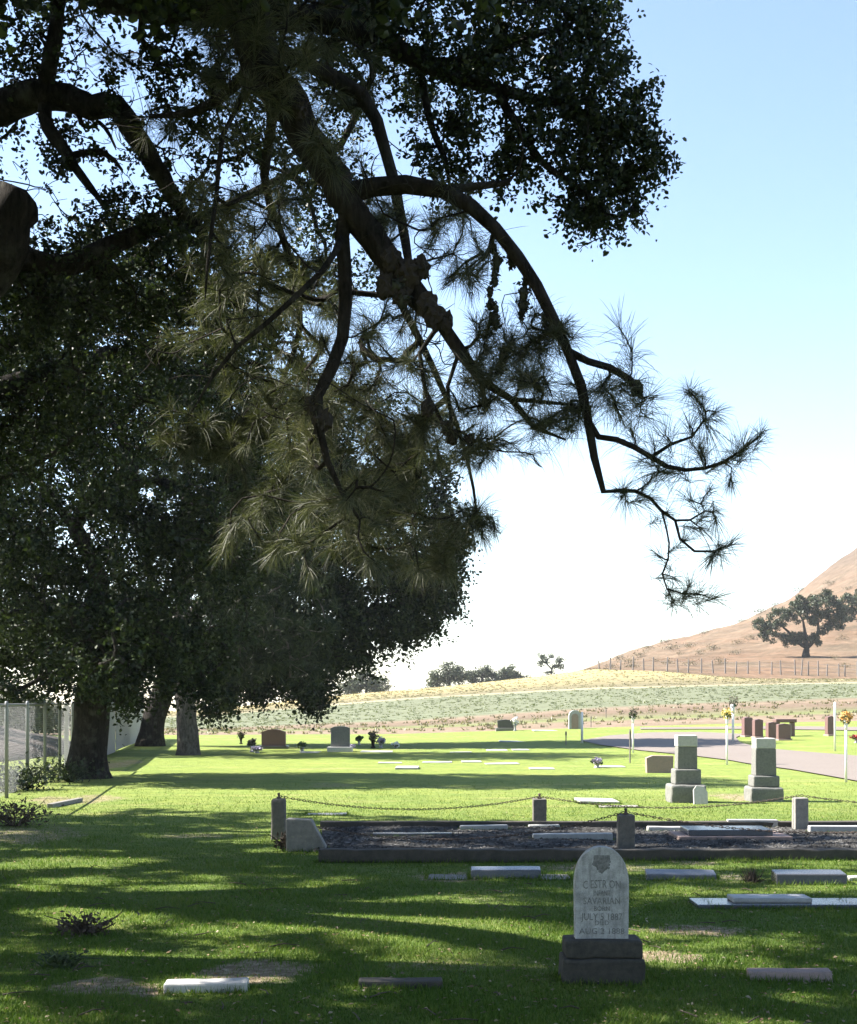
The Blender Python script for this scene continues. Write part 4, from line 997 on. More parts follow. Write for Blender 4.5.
# --- the kerbed family plot
Yf = gp(560, 862)[1]; Yb = gp(560, 829)[1]
def px2x(px, Y): return (px-CX)/F*Y
xl, xr = px2x(300, Yf), 7.2
p = np.array([0, Yf, gz1(0, Yf)])
bm = bmesh.new(); box(bm, px2x(318, Yf), xr, 0, .16, -.1, .14, .015)
bmesh.ops.subdivide_edges(bm, edges=[e for e in bm.edges if e.calc_length() > .4], cuts=40, use_grid_fill=True); rough(bm, .018, 5)
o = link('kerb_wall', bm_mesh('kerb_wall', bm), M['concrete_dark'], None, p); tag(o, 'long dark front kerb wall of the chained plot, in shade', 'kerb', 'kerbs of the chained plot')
p = np.array([0, Yb, gz1(0, Yb)])
bm = bmesh.new(); box(bm, px2x(320, Yb), 9.2, 0, .16, -.1, .09, .015)
bmesh.ops.subdivide_edges(bm, edges=[e for e in bm.edges if e.calc_length() > .4], cuts=24, use_grid_fill=True); rough(bm, .008, 6)
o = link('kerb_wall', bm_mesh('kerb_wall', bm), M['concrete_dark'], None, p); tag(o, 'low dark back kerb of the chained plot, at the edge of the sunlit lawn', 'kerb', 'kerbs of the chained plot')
# corner stone: block with a sloping wing
p = gp(286, 852); s = sc(p)
bm = bmesh.new(); prism(bm, [(0, -.05), (41/s, -.05), (41/s, .02), (25/s, 32/s), (0, 33/s)], 0, .22, .015)
bmesh.ops.subdivide_edges(bm, edges=[e for e in bm.edges if e.calc_length() > .15], cuts=3, use_grid_fill=True); rough(bm, .008, 6)
tag(link('corner_stone', bm_mesh('corner_stone', bm), M['concrete'], None, p), 'grey concrete corner stone with one sloping side at left end of chained plot', 'stone')
# gravel bed
def mat_gravel():
    m, nt, ns, L = new_mat('gravel'); tc = N(nt, 'ShaderNodeTexCoord').outputs['Object']
    v = N(nt, 'ShaderNodeTexVoronoi'); v.inputs['Scale'].default_value = 26; L.new(tc, v.inputs['Vector'])
    b = noise_tex(nt, tc, 1.6, 5, .7)
    c = mixc(nt, 1.0, ramp(nt, b.outputs['Fac'], [(.35, (.034, .030, .024)), (.62, (.085, .076, .062))]).outputs[0], ramp(nt, v.outputs['Color'], [(.2, (.5, .5, .5)), (.75, (1.1, 1.08, 1.05)), (.95, (3.2, 3.1, 3.0))]).outputs[0], 'MULTIPLY')
    h = N(nt, 'ShaderNodeHueSaturation'); h.inputs['Saturation'].default_value = .25; L.new(c, h.inputs['Color'])
    p = N(nt, 'ShaderNodeBsdfPrincipled', Roughness=.95); p.inputs['Specular IOR Level'].default_value = .05; L.new(h.outputs[0], p.inputs['Base Color'])
    bp = N(nt, 'ShaderNodeBump', Strength=.8, Distance=.02); L.new(v.outputs['Distance'], bp.inputs['Height']); L.new(bp.outputs[0], p.inputs['Normal'])
    o = N(nt, 'ShaderNodeOutputMaterial'); L.new(p.outputs[0], o.inputs[0]); return m
M['gravel'] = mat_gravel()
acc = Acc(); nx, ny = 60, 24
X = np.linspace(0, 1, nx); Yg = np.linspace(Yf+.16, Yb, ny)
G = np.array([[(px2x(322, y)*(1-u)+(7.2+(y-Yf)*.4)*u), y, 0] for y in Yg for u in X]); G[:, 2] = gz(G[:, 0], G[:, 1])+.03+.012*np.sin(G[:, 0]*3)*np.sin(G[:, 1]*4)
i = np.arange(ny-1)[:, None]*nx; j = np.arange(nx-1)[None]; Qg = np.stack([i+j, i+j+1, i+nx+j+1, i+nx+j], -1).reshape(-1, 4)
acc.add(G, Qg)
n = 9000; ii = rng.integers(0, len(G), n); P = G[ii]+np.stack([rng.uniform(-.1, .1, n), rng.uniform(-.1, .1, n), np.full(n, .004)], 1); P = P[P[:, 1] > Yf+.17]; n = len(P)
r = rng.uniform(.006, .022, (n, 1)); oc = np.array([[1,0,0],[0,1,0],[-1,0,0],[0,-1,0],[0,0,.8]], float)
V = (P[:, None]+oc[None]*r[:, None]*rng.uniform(.6, 1.3, (n, 5, 1))).reshape(-1, 3); k = np.arange(n)[:, None]*5
acc.add(V, None, np.concatenate([k+np.array([[0,1,4]]), k+np.array([[1,2,4]]), k+np.array([[2,3,4]]), k+np.array([[3,0,4]])]))
tag(link('gravel', acc.mesh('gravel'), M['gravel']), 'grey gravel and chips filling the chained plot', None, None, 'stuff')
# posts
POSTG = 'stone posts carrying the chain'
def post(px, pyb, pyt, wpx, label, mat, round_top=False, pin=True, foot=None):
    p = gp(px, pyb); s = sc(p); h = (pyb-pyt)/s; r = wpx/2/s
    root = tag(empty('chain_post', p), label, 'post', POSTG)
    bm = bmesh.new(); box(bm, -r, r, 0, 2*r, -.05, h, .035 if round_top else .014, 3, .06)
    bmesh.ops.subdivide_edges(bm, edges=[e for e in bm.edges if e.calc_length() > .1], cuts=2, use_grid_fill=True); rough(bm, .006, 8)
    link('shaft', bm_mesh('shaft', bm), mat, root)
    if pin:
        bm = bmesh.new(); lathe(bm, [(.03, 0), (.03, .02), (.014, .03), (.014, .05), (.022, .06), (.012, .075)], 8); link('pin', bm_mesh('pin', bm), M['iron'], root, (0, r, h-.004))
    if foot:
        bm = bmesh.new(); a, b, zz = foot; box(bm, a/s, b/s, -.05, 2*r+.06, -.02, zz, .01)
        link('footing', bm_mesh('footing', bm), M['granite_pale'], root)
    return p+np.array([0, r, h+.03])
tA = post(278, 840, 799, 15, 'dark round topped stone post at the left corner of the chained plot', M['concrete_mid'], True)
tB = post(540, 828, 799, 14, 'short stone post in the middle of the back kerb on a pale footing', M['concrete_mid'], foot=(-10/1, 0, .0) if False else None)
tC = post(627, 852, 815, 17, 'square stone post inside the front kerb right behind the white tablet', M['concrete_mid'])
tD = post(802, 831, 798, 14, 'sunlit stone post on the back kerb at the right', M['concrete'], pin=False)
slab('grave_marker', 529, 560, 829.5, 824, .06, M['granite_pale'], 'pale block at the foot of the middle back post')
tE = np.array([tD[0]+4.2, tD[1]+.1, tD[2]]); tF = np.array([tC[0]+4.6, tC[1], tC[2]])
def post_at(t, label):
    z = gz1(t[0], t[1]); h = t[2]-.03-z; root = tag(empty('chain_post', (t[0], t[1]-.09, z)), label, 'post', POSTG)
    bm = bmesh.new(); box(bm, -.09, .09, 0, .18, -.05, h, .014, 3, .06); rough(bm, .006, 8); link('shaft', bm_mesh('shaft', bm), M['concrete'], root)
post_at(tE, 'stone post of the back kerb outside the right edge'); post_at(tF, 'stone post of the front kerb outside the right edge')
def chain(a, b, sag, label, seg=46):
    a = np.asarray(a); b = np.asarray(b); ts = np.linspace(0, 1, 200)
    P = a[None]*(1-ts)[:, None]+b[None]*ts[:, None]; P[:, 2] -= sag*4*ts*(1-ts)
    L = np.concatenate([[0], np.cumsum(np.linalg.norm(np.diff(P, axis=0), axis=1))]); pitch = .038; n = int(L[-1]/pitch)
    acc = Acc()
    for k in range(n):
        q = (k+.5)*pitch; i = min(198, np.searchsorted(L, q)); c = P[i]; t = unit(P[min(199, i+1)]-P[max(0, i-1)])
        sdir = unit(np.cross(t, [0, 0, 1.0])); u = np.cross(sdir, t); wv = sdir if k % 2 else u
        aa = np.linspace(0, 2*PI, 9)[:-1]; ring = c+np.cos(aa)[:, None]*t*.026+np.sin(aa)[:, None]*wv*.0115
        ring = np.concatenate([ring, ring[:1]]); acc.add(*tube_np(ring, np.full(9, .0042), 4))
    tag(link('chain', acc.mesh('chain', True, a), M['iron'], None, a), label, 'chain', 'sagging iron chains')
def zat(t, px, py):   # chain sag so that its lowest point shows at the given row
    return t
chain(tA, tB, .17, 'rusty chain hanging between the round topped post and the middle back post')
chain(tB, tD, .16, 'rusty chain hanging from the middle back post to the sunlit right post')
chain(tD, tE, .16, 'rusty chain leaving the sunlit right post towards the right edge')
tA2 = gp(304, 851); tA2 = np.array([tA2[0], tA2[1]+.1, tA2[2]+.30])
chain(tA2, tC, .24, 'low rusty chain sagging over the gravel from the corner stone to the front post')
chain(tC, tF, .24, 'low rusty chain leaving the front post towards the right edge')
# slabs inside the plot
for a in [(460, 508, 831.5, 825, .05, 'white_stone', 'white flat slab on the gravel left of the middle back post'),
          (533, 613, 842, 834.5, .07, 'white_stone', 'long white ledger on the gravel just left of the square front post'),
          (598, 640, 829, 823, .05, 'granite_blue', 'bluish slab against the back kerb, behind the square front post'),
          (728, 778, 829.5, 819.5, .10, 'white_stone', 'white raised block on the back kerb left of the sunlit post'),
          (372, 452, 838, 833.5, .03, 'granite_blue', 'low grey blue slab half sunk in the gravel at the left of the plot'),
          (648, 682, 833, 828.5, .05, 'granite_pale', 'short pale slab in the gravel right of the square front post'),
          (810, 880, 834, 826, .07, 'white_stone', 'white slab on the gravel right of the sunlit post')]:
    slab('grave_slab', *a[:4], a[4]+.03, M[a[5]], a[6], 'grave slab')
p = gp(735, 842.5); Y = p[1]; root = tag(empty('grave_slab', p), 'dark blue ledger on a wider beige plinth inside the chained plot', 'grave slab')
bm = bmesh.new(); box(bm, -56/F*Y, 58/F*Y, 0, .75, -.02, .07, .012); rough(bm, .004); link('plinth', bm_mesh('plinth', bm), M['granite_pink'], root)
bm = bmesh.new(); box(bm, -45/F*Y, 40/F*Y, .1, .68, .0705, .145, .012); rough(bm, .002); link('ledger_top', bm_mesh('ledger_top', bm), M['granite_blue'], root)

# --- two pedestal monuments
def monument(px, pyb, tiers, label):
    p = gp(px, pyb); s = sc(p); root = tag(empty('monument', p), label, 'monument', 'pedestal monuments on the sunlit lawn'); d0 = tiers[0][0]/s*1.7
    for k, (hw, b, t, nm, mat, bev) in enumerate(tiers):
        w = hw*.9/s; d = w*.92; cy = d0*.5
        bm = bmesh.new(); box(bm, -w, w, cy-d, cy+d, (pyb-b)/s-(.04 if k == 0 else -.0005), (pyb-t)/s, bev, 3, .03 if nm == 'shaft' else 0)
        bmesh.ops.subdivide_edges(bm, edges=[e for e in bm.edges if e.calc_length() > .12], cuts=3, use_grid_fill=True); rough(bm, .012 if nm == 'rough_base' else .004, 7)
        link(nm, bm_mesh(nm, bm), M[mat], root)
    return p, s
m1, s1 = monument(689, 803, [(20, 803, 785, 'rough_base', 'granite_grey', .05), (14.8, 785, 769.5, 'plinth', 'granite_grey', .03), (11.2, 769.5, 747, 'shaft', 'granite_grey', .015), (11.2, 747, 735.5, 'cap_panel', 'granite_pale', .015)],
         'grey stepped pedestal monument with a pale cap and small tablet leaning at its foot')
m2, s2 = monument(767.5, 802, [(18.5, 802, 787.5, 'rough_base', 'granite_grey', .045), (14.8, 787.5, 776, 'plinth', 'granite_grey', .03), (11.8, 776, 749, 'shaft', 'granite_grey', .015), (11.2, 749, 738.5, 'cap_panel', 'granite_pale', .015)],
         'grey stepped pedestal monument with a pale cap, nothing leaning on it, nearer the sunlit post')
p = gp(700, 804); s = sc(p); bm = bmesh.new(); prism(bm, [(-7/s, -.02), (7/s, -.02), (7/s, 11/s), (4/s, 17/s), (-4/s, 18/s), (-7/s, 14/s)], -.09, -.03, .006)
tag(link('small_tablet', bm_mesh('small_tablet', bm), M['granite_pale'], None, p, (-.18, 0, 0)), 'small pale tablet leaning on the foot of left monument', 'tablet')
# --- brown slant stone
p = gp(660, 773); s = sc(p); bm = bmesh.new(); prism(bm, [(-13/s, -.03), (13/s, -.03), (13.5/s, 17/s), (-7/s, 17.5/s), (-13.5/s, 15/s)], 0, .25, .012); rough(bm, .006)
tag(link('headstone', bm_mesh('headstone', bm), M['granite_pink'], None, p), 'low pinkish brown block headstone left of the grey pedestal monuments', 'headstone')
# --- upright grey stone with base, and the dark red one
p = gp(340, 752); s = sc(p); root = tag(empty('headstone', p), 'grey upright headstone with a flat arched top on a pale base, far lawn', 'headstone')
bm = bmesh.new(); box(bm, -13/s, 12/s, 0, .5, -.05, 5/s, .02); link('base', bm_mesh('base', bm), M['granite_pale'], root)
bm = bmesh.new(); prism(bm, [(-9.5/s, 5/s), (9.5/s, 5/s), (9.5/s, 24/s), (6/s, 25.3/s), (0, 26/s), (-6/s, 25.3/s), (-9.5/s, 24/s)], .12, .34, .01); link('tablet', bm_mesh('tablet', bm), M['granite_grey'], root)
p = gp(273, 749); s = sc(p); root = tag(empty('headstone', p), 'wide dark red granite headstone with a low arched top on the far lawn', 'headstone')
bm = bmesh.new(); box(bm, -15/s, 15/s, 0, .5, -.05, 3/s, .02); link('base', bm_mesh('base', bm), M['granite_dark'], root)
bm = bmesh.new(); prism(bm, [(-12/s, 3/s), (12/s, 3/s), (12/s, 17/s), (5/s, 19.3/s), (0, 19.8/s), (-5/s, 19.3/s), (-12/s, 17/s)], .12, .36, .01); link('tablet', bm_mesh('tablet', bm), M['granite_red'], root)
p = gp(506, 731); s = sc(p); root = tag(empty('headstone', p), 'small grey headstone with white flowers at its right side, end of far lawn', 'headstone')
bm = bmesh.new(); box(bm, -10/s, 10/s, 0, .5, -.05, 3/s, .02); link('base', bm_mesh('base', bm), M['granite_grey'], root)
bm = bmesh.new(); prism(bm, [(-8/s, 3/s), (8/s, 3/s), (8.5/s, 10.5/s), (0, 11.5/s), (-8.5/s, 10.5/s)], .12, .36, .01); link('tablet', bm_mesh('tablet', bm), M['granite_dark'], root)
# arched white stone
p = gp(575, 729); s = sc(p); bm = bmesh.new()
prism(bm, [(-6/s, -.05), (6/s, -.05), (6/s, 13/s)]+[(6/s*math.cos(PI*k/10), 13/s+6/s*math.sin(PI*k/10)) for k in range(1, 10)]+[(-6/s, 13/s)], 0, .3, .015)
root = tag(empty('headstone', p), 'tall arched white headstone at the near end of the road', 'headstone'); link('arch', bm_mesh('arch', bm), M['white_stone'], root)
bm = bmesh.new(); prism(bm, [(-3.4/s, .02), (3.4/s, .02), (3.4/s, 12/s)]+[(3.4/s*math.cos(PI*k/10), 12/s+3.4/s*math.sin(PI*k/10)) for k in range(1, 10)]+[(-3.4/s, 12/s)], -.02, -.003, 0)
link('face_panel', bm_mesh('face_panel', bm), M['granite_pink'], root)
# --- red upright stones on the lawn island
RGp = 'dark red upright stones on the lawn island'
for px, py, w, h, lab, rz in [(749.5, 737, 9, 20, 'dark red slab stone, leftmost on the lawn island, leaning close to its neighbour', .25), (760, 738, 9, 19, 'dark red slab stone, second on the lawn island from its left', .2), (774, 739, 10, 17, 'short dark red stone tucked behind the widest red stone', .2), (785.5, 740.5, 13, 17, 'widest dark red stone on the lawn island', .1), (832.5, 736, 8, 20, 'dark red slab stone beside the plain white pole', .2)]:
    p = gp(px, py); s = sc(p); root = tag(empty('headstone', p, rz), lab, 'headstone', RGp)
    bm = bmesh.new(); prism(bm, [(-w/2/s, 1.5/s), (w/2/s, 1.5/s), (w/2/s, (h-1)/s), (0, h/s), (-w/2/s, (h-1)/s)], .08, .34, .02); link('tablet', bm_mesh('tablet', bm), M['granite_red'], root)
    bm = bmesh.new(); box(bm, -w*.56/s, w*.56/s, 0, .42, -.05, 1.5/s, .02); link('base', bm_mesh('base', bm), M['granite_pink'], root)
# bench behind them
p = gp(787, 736.5); s = sc(p); root = tag(empty('stone_bench', p), 'brown stone bench behind the widest dark red stone', 'bench')
bm = bmesh.new(); box(bm, -11/s, 10/s, 0, .55, 14/s, 17.5/s, .03); link('seat', bm_mesh('seat', bm), M['granite_red'], root)
for sx in (-8, 7): bm = bmesh.new(); box(bm, (sx-1.6)/s, (sx+1.6)/s, .08, .47, -.05, 14/s, .02); link('leg', bm_mesh('leg', bm), M['granite_red'], root)
# --- flat far markers
FM = [(395, 418, 769.5, 766, 'white_stone', 'white raised marker alone in the strip of sun behind the long tree shadow'),
      (378, 402, 763.5, 761.5, 'white_stone', 'thin white flush marker left of a row of pale flush markers on the far lawn'),
      (422, 452, 763, 761, 'white_stone', 'thin white flush marker, second in the row of pale flush markers on the far lawn'),
      (462, 482, 762.5, 760.8, 'white_stone', 'short white flush marker, third in the row of pale flush markers on the far lawn'),
      (486, 520, 764.5, 762.5, 'white_stone', 'long white flush marker at the right end of the row on the far lawn'),
      (450, 472, 752.5, 750, 'white_stone', 'white flush marker just behind the row of pale flush markers'),
      (487, 508, 751, 748.5, 'white_stone', 'white flush marker to the right behind the row of pale flush markers'),
      (513, 530, 750.5, 748.5, 'white_stone', 'white flush marker below the small grey headstone with white flowers'),
      (534, 560, 731, 729, 'white_stone', 'bright white flush slab right of the small grey headstone'),
      (530, 555, 769.5, 767.5, 'white_stone', 'white flush marker behind the long shadow, left of the grave with blue flowers'),
      (598, 626, 767.5, 765.5, 'white_stone', 'white flush marker right of the grave with blue flowers'),
      (580, 620, 804, 798, 'granite_pale', 'pale flat marker on the sunlit grass in front of the long tree shadow'),
      (306, 346, 815.5, 812.5, 'granite_pale', 'grass grown pale flush marker beneath the left chain'),
      (360, 392, 752.5, 750, 'white_stone', 'white flush marker right of the grey upright headstone'),
      (300, 318, 753, 751, 'white_stone', 'white flush marker left of the grey upright headstone'),
      (500, 530, 742, 740.3, 'white_stone', 'white flush marker furthest left behind the narrow end of the road'),
      (600, 640, 808, 805.5, 'concrete', 'weathered flush marker just behind the sagging back chain')]
for a, b, pf, pt, mt, lab in FM:
    slab('flush_marker', a, b, pf, pt, .045 if a in (395, 580) else .02, M[mt], lab, 'grave marker', 'pale flat markers on the far lawn', .008, mindep=.3)
# --- flowers
def ball_flowers(acc, c, r, n, size):
    P = np.asarray(c)+unit(rng.normal(0, 1, (n, 3)))*r*(.5+.5*rng.random((n, 1))); acc.add(*leaf_quads(P, size, .8))
def flower_pole(px, pyb, pyt, mat, label, head=True, hr=.13, rad=.028, flat=False):
    p = gp(px, pyb); s = sc(p); h = (pyb-pyt)/s; root = tag(empty('flower_pole', p), label, 'flower pole', 'white poles along the road')
    bm = bmesh.new(); lathe(bm, [(rad, -.05), (rad, h-(hr if head else .02)), (rad*.6, h-(hr if head else 0))], 10); link('pole', bm_mesh('pole', bm, True), M['white_paint'], root)
    if head:
        bm = bmesh.new(); lathe(bm, [(rad, h-hr*2.3), (rad*1.2, h-hr*1.8), (rad*2.4, h-hr*.9), (rad*2.2, h-hr*.85)], 10); link('vase', bm_mesh('vase', bm, True), M['white_paint'], root)
        acc = Acc(); ball_flowers(acc, (0, 0, h-hr*.4), hr, 120, .06); link('flowers', acc.mesh('flowers'), M[mat], root)
        acc = Acc(); ball_flowers(acc, (0, 0, h-hr*.75), hr*.8, 50, .07); link('leaves', acc.mesh('leaves'), M['stem_green'], root)
flower_pole(633, 753, 711, 'petal_dry', 'white pole topped with dried dark flowers in pale wrap, standing at the road edge', hr=.17, rad=.03)
flower_pole(727, 765, 711, 'petal_yellow', 'white pole topped with yellow flowers between the two pedestal monuments', hr=.17)
flower_pole(733, 742, 699, 'petal_dry', 'white pole with brown dried flower head just behind the yellow flowers', hr=.22, rad=.045)
flower_pole(846, 782, 715, 'petal_orange', 'white pole topped with yellow orange flowers near the right edge', hr=.14)
flower_pole(835, 751, 702, 'petal_white', 'plain white pole without flowers near the dark red stone', head=False, rad=.035)
flower_pole(582, 743, 712, 'petal_white', 'slim white pole beside the arched white headstone', head=False, rad=.045)
# slim dark stakes on the lawn
for px, pb, pt, lab in [(566, 745, 731, 'thin grey stake in the lawn left of the slim white pole'), (630, 763, 729, 'thin dark stake in the grass near the pole of dried flowers'), (591, 727, 716, 'dark thin stake between the road and the farm field'), (606, 718, 709, 'short dark stake with crossbar at the field edge')]:
    p = gp(px, pb); s = sc(p); bm = bmesh.new(); lathe(bm, [(.02, -.05), (.02, (pb-pt)/s*.95), (.012, (pb-pt)/s)], 6); lathe(bm, [(.032, (pb-pt)/s*.70), (.032, (pb-pt)/s*.92)], 6)
    tag(link('stake', bm_mesh('stake', bm), M['wood_post'], None, p), lab, 'stake')
def vase(px, pyb, pyt, mat, label, w=6, vmat='vase'):
    p = gp(px, pyb); s = sc(p); h = (pyb-pyt)/s; r = w/2/s; root = tag(empty('flower_vase', p), label, 'flower vase')
    bm = bmesh.new(); lathe(bm, [(r*.5, -.02), (r*.55, .03), (r*.3, h*.12), (r*.42, h*.35), (r*.6, h*.5), (r*.55, h*.5)], 10); link('vase', bm_mesh('vase', bm, True), M[vmat], root)
    acc = Acc(); P = np.array([0, 0, h*.72])+rng.normal(0, .42, (110, 3))*np.array([r, r, h*.28]); P = np.concatenate([P, np.array([[0, 0, h*.5]])]); acc.add(*leaf_quads(P, .11, .8)); link('flowers', acc.mesh('flowers'), M[mat], root)
    acc = Acc(); P = np.array([0, 0, h*.58])+rng.normal(0, .4, (70, 3))*np.array([r, r, h*.2]); acc.add(*leaf_quads(P, .10, .4)); link('leaves', acc.mesh('leaves'), M['stem_green'], root)
vase(241, 744, 731, 'petal_dry', 'slim dark flower vase left of the dark red headstone', 6, 'bark_oak')
vase(252, 752, 739, 'petal_dry', 'dark bushy plant in a pot in front of the dark red headstone', 9)
vase(257, 753, 747, 'petal_mauve', 'small pale mauve bunch of flowers at the foot of the dark pot', 10)
vase(302, 752, 742, 'stem_green', 'low dark green potted plant between the red and grey headstones', 10)
vase(359, 745, 736, 'stem_green', 'small green plant right behind the grey upright headstone', 6)
vase(373, 748, 731, 'petal_dry', 'tall dark vase of brown flowers right of the grey upright headstone', 9, 'bark_oak')
vase(381, 748, 738, 'petal_mauve', 'pale bunch of flowers touching the tall dark vase', 8)
vase(396, 748, 743, 'petal_white', 'small whitish bunch of flowers right of the tall dark vase', 7)
vase(515, 731, 717, 'petal_white', 'white flowers in a vase beside the small grey headstone', 6)
vase(597, 768, 758, 'petal_mauve', 'bluish and white flowers on a grave left of the brown block headstone', 12)
vase(856, 743, 735, 'petal_red', 'red flowers at the right edge behind the yellow orange pole', 8)
vase(350, 751, 745, 'petal_mauve', 'small pale bunch of flowers at the right foot of grey upright headstone', 8)
# plants on the near lawn
p = gp(752, 882); acc = Acc(); n = 90; D = unit(rng.normal(0, .5, (n, 3))+np.array([0, 0, 1.0])); Lh = rng.uniform(.08, .17, (n, 1)); sdv = unit(np.cross(D, rng.normal(0, 1, (n, 3))))*.006
b0 = rng.normal(0, .025, (n, 3))*np.array([1, 1, 0]); V = np.stack([b0-sdv, b0+sdv, b0+D*Lh*.6+sdv, b0+D*Lh], 1).reshape(-1, 3); acc.add(V, np.arange(n*4).reshape(-1, 4))
tag(link('spiky_plant', acc.mesh('spiky_plant'), M['dead'], None, p), 'small dark spiky plant on the lawn left of the thick dark marker', 'plant')
def leafy(px, pyb, rx, h, n, ls, mat, label, cat, name):
    p = gp(px, pyb); acc = Acc(); P = np.array([0, 0, h*.45])+rng.normal(0, .45, (n, 3))*np.array([rx, rx*.7, h*.55]); P[:, 2] = np.abs(P[:, 2]); acc.add(*leaf_quads(P, ls, .5))
    for k in range(22):
        e = np.array([rng.normal(0, .6)*rx, rng.normal(0, .5)*rx, h*rng.uniform(.4, 1.1)]); acc.add(*tube_np(np.array([[0, 0, -.02], e*.5+rng.normal(0, .03, 3), e]), [.01, .007, .003], 4))
    tag(link(name, acc.mesh(name), M[mat], None, p), label, cat)
leafy(82, 935, .22, .16, 260, .045, 'dead', 'dark dead weed clump on the near lawn at left', 'weed', 'dead_clump')  # a clump of dead weeds
leafy(62, 967, .18, .10, 160, .04, 'hedge_leaf', 'low leafy weed patch near the bottom left bare earth', 'weed', 'weed_patch')  # a low patch of weeds
leafy(14, 826, .5, .36, 520, .06, 'dead', 'dead brown branch heap at the left edge below the chain link fence', 'shrub', 'dead_clump')  # a heap of dead branches and brown debris
leafy(284, 851, .13, .22, 160, .05, 'dead', 'dry brown leaves piled at the foot of the round topped corner post', 'dry leaves', 'leaf_heap')
leafy(26, 790, .65, .55, 700, .09, 'hill_leaf', 'dark green shrub growing along the foot of chain link fence', 'shrub', 'shrub')
leafy(70, 782, .7, .5, 420, .09, 'hill_leaf', 'lower dark shrub between the chain link fence and the thick oak trunk', 'shrub', 'shrub')
leafy(5, 792, .5, .6, 260, .09, 'hill_leaf', 'small weedy shrub at the left edge by the fence', 'shrub', 'shrub')
# timber edging near the fence
p = gp(50, 808); bm = bmesh.new(); box(bm, -.05, .05, 0, 1.4, -.02, .07, .01); rough(bm, .006); tag(link('timber_edging', bm_mesh('timber_edging', bm), M['concrete'], None, p, (0, 0, -.1)), 'greyish timber edging lying on the grass below the fence', 'edging')

# ================================================================== fences on the left
def fpt(t):  # along the fence line, t in 0..1 from near to far
    a = np.array([-6.9, 20.0]); b = np.array([-12.2, 60.0]); q = a+(b-a)*t; return np.array([q[0], q[1], gz1(q[0], q[1])])
def fence_span(t0, t1, H): 
    return [fpt(t) for t in np.linspace(t0, t1, 60)]
H = 1.62
t1 = .36
root = tag(empty('chain_link_fence', fpt(0)), 'galvanised chain link fence at the left edge running back to the pale slats', 'fence'); o0 = np.array(root.location)
a, b = fpt(-.1), fpt(t1); Lf = np.linalg.norm(b-a); d = (b-a)/Lf
acc = Acc(); pitch = .09; nd = int((Lf+H)/pitch)
def strip(p0, p1, wv): return
nrm = unit(np.cross(d, [0, 0, 1.0]))
for sgn in (1, -1):
    for k in range(nd):
        u0 = k*pitch-H if sgn > 0 else k*pitch; z0 = 0.0; u1 = u0+H*sgn; z1 = H
        # clip to the span
        def cl(u, z, uu, zz):
            if u < 0: z += (0-u)/(uu-u)*(zz-z); u = 0
            if u > Lf: z += (Lf-u)/(uu-u)*(zz-z); u = Lf
            return u, z
        if max(u0, u1) <= 0 or min(u0, u1) >= Lf: continue
        A0 = cl(u0, z0, u1, z1); A1 = cl(u1, z1, u0, z0)
        if abs(A0[1]-A1[1]) < .02: continue
        p0 = a+d*A0[0]+np.array([0, 0, A0[1]+.03])+nrm*.004*sgn; p1 = a+d*A1[0]+np.array([0, 0, A1[1]+.03])+nrm*.004*sgn
        acc.add(*tube_np([p0-o0, p1-o0], [.0019, .0019], 3))
link('wire_mesh', acc.mesh('wire_mesh'), M['galv'], root)
acc = Acc(); acc.add(*tube_np([a+[0,0,H+.03]-o0, b+[0,0,H+.03]-o0], [.022, .022], 8)); link('top_rail', acc.mesh('top_rail', True), M['galv'], root)
for t in np.arange(0, t1+.01, .06):
    q = fpt(t); bm = bmesh.new(); lathe(bm, [(.035, -.1), (.035, H+.05), (.028, H+.09), (.008, H+.10)], 10); link('post', bm_mesh('post', bm, True), M['galv'], root, q-o0+nrm*.06)
def slat_fence(ta, tb, label, H, mat):
    root = tag(empty('slat_fence', fpt(ta)), label, 'fence', 'pale slatted fences'); o0 = np.array(root.location)
    a, b = fpt(ta), fpt(tb); L = np.linalg.norm((b-a)[:2]); ang = math.atan2(b[1]-a[1], b[0]-a[0])
    bm = bmesh.new(); x = 0
    while x < L:
        box(bm, x, x+.135, -.012, .012, .04, H+rng.normal(0, .004), .004, 1); x += .15
    link('slats', bm_mesh('slats', bm), M[mat], root, (0, 0, 0), (0, 0, ang))
    for z in (.3, H-.3):
        bm = bmesh.new(); box(bm, 0, L, .014, .06, z, z+.08, .004, 1); link('rail', bm_mesh('rail', bm), M[mat], root, (0, 0, 0), (0, 0, ang))
    for x in np.arange(0, L+.1, 2.4):
        bm = bmesh.new(); box(bm, x-.05, x+.05, .062, .16, -.1, H+.03, .006, 1); link('post', bm_mesh('post', bm), M[mat], root, (0, 0, 0), (0, 0, ang))
slat_fence(t1+.005, t1+.30, 'pale vertical slat fence seen either side of the thick oak trunk', 1.62, 'slat_white')
slat_fence(t1+.31, 1.0, 'pale slat fence further back, behind the leaning oak trunk', 1.66, 'slat_white')
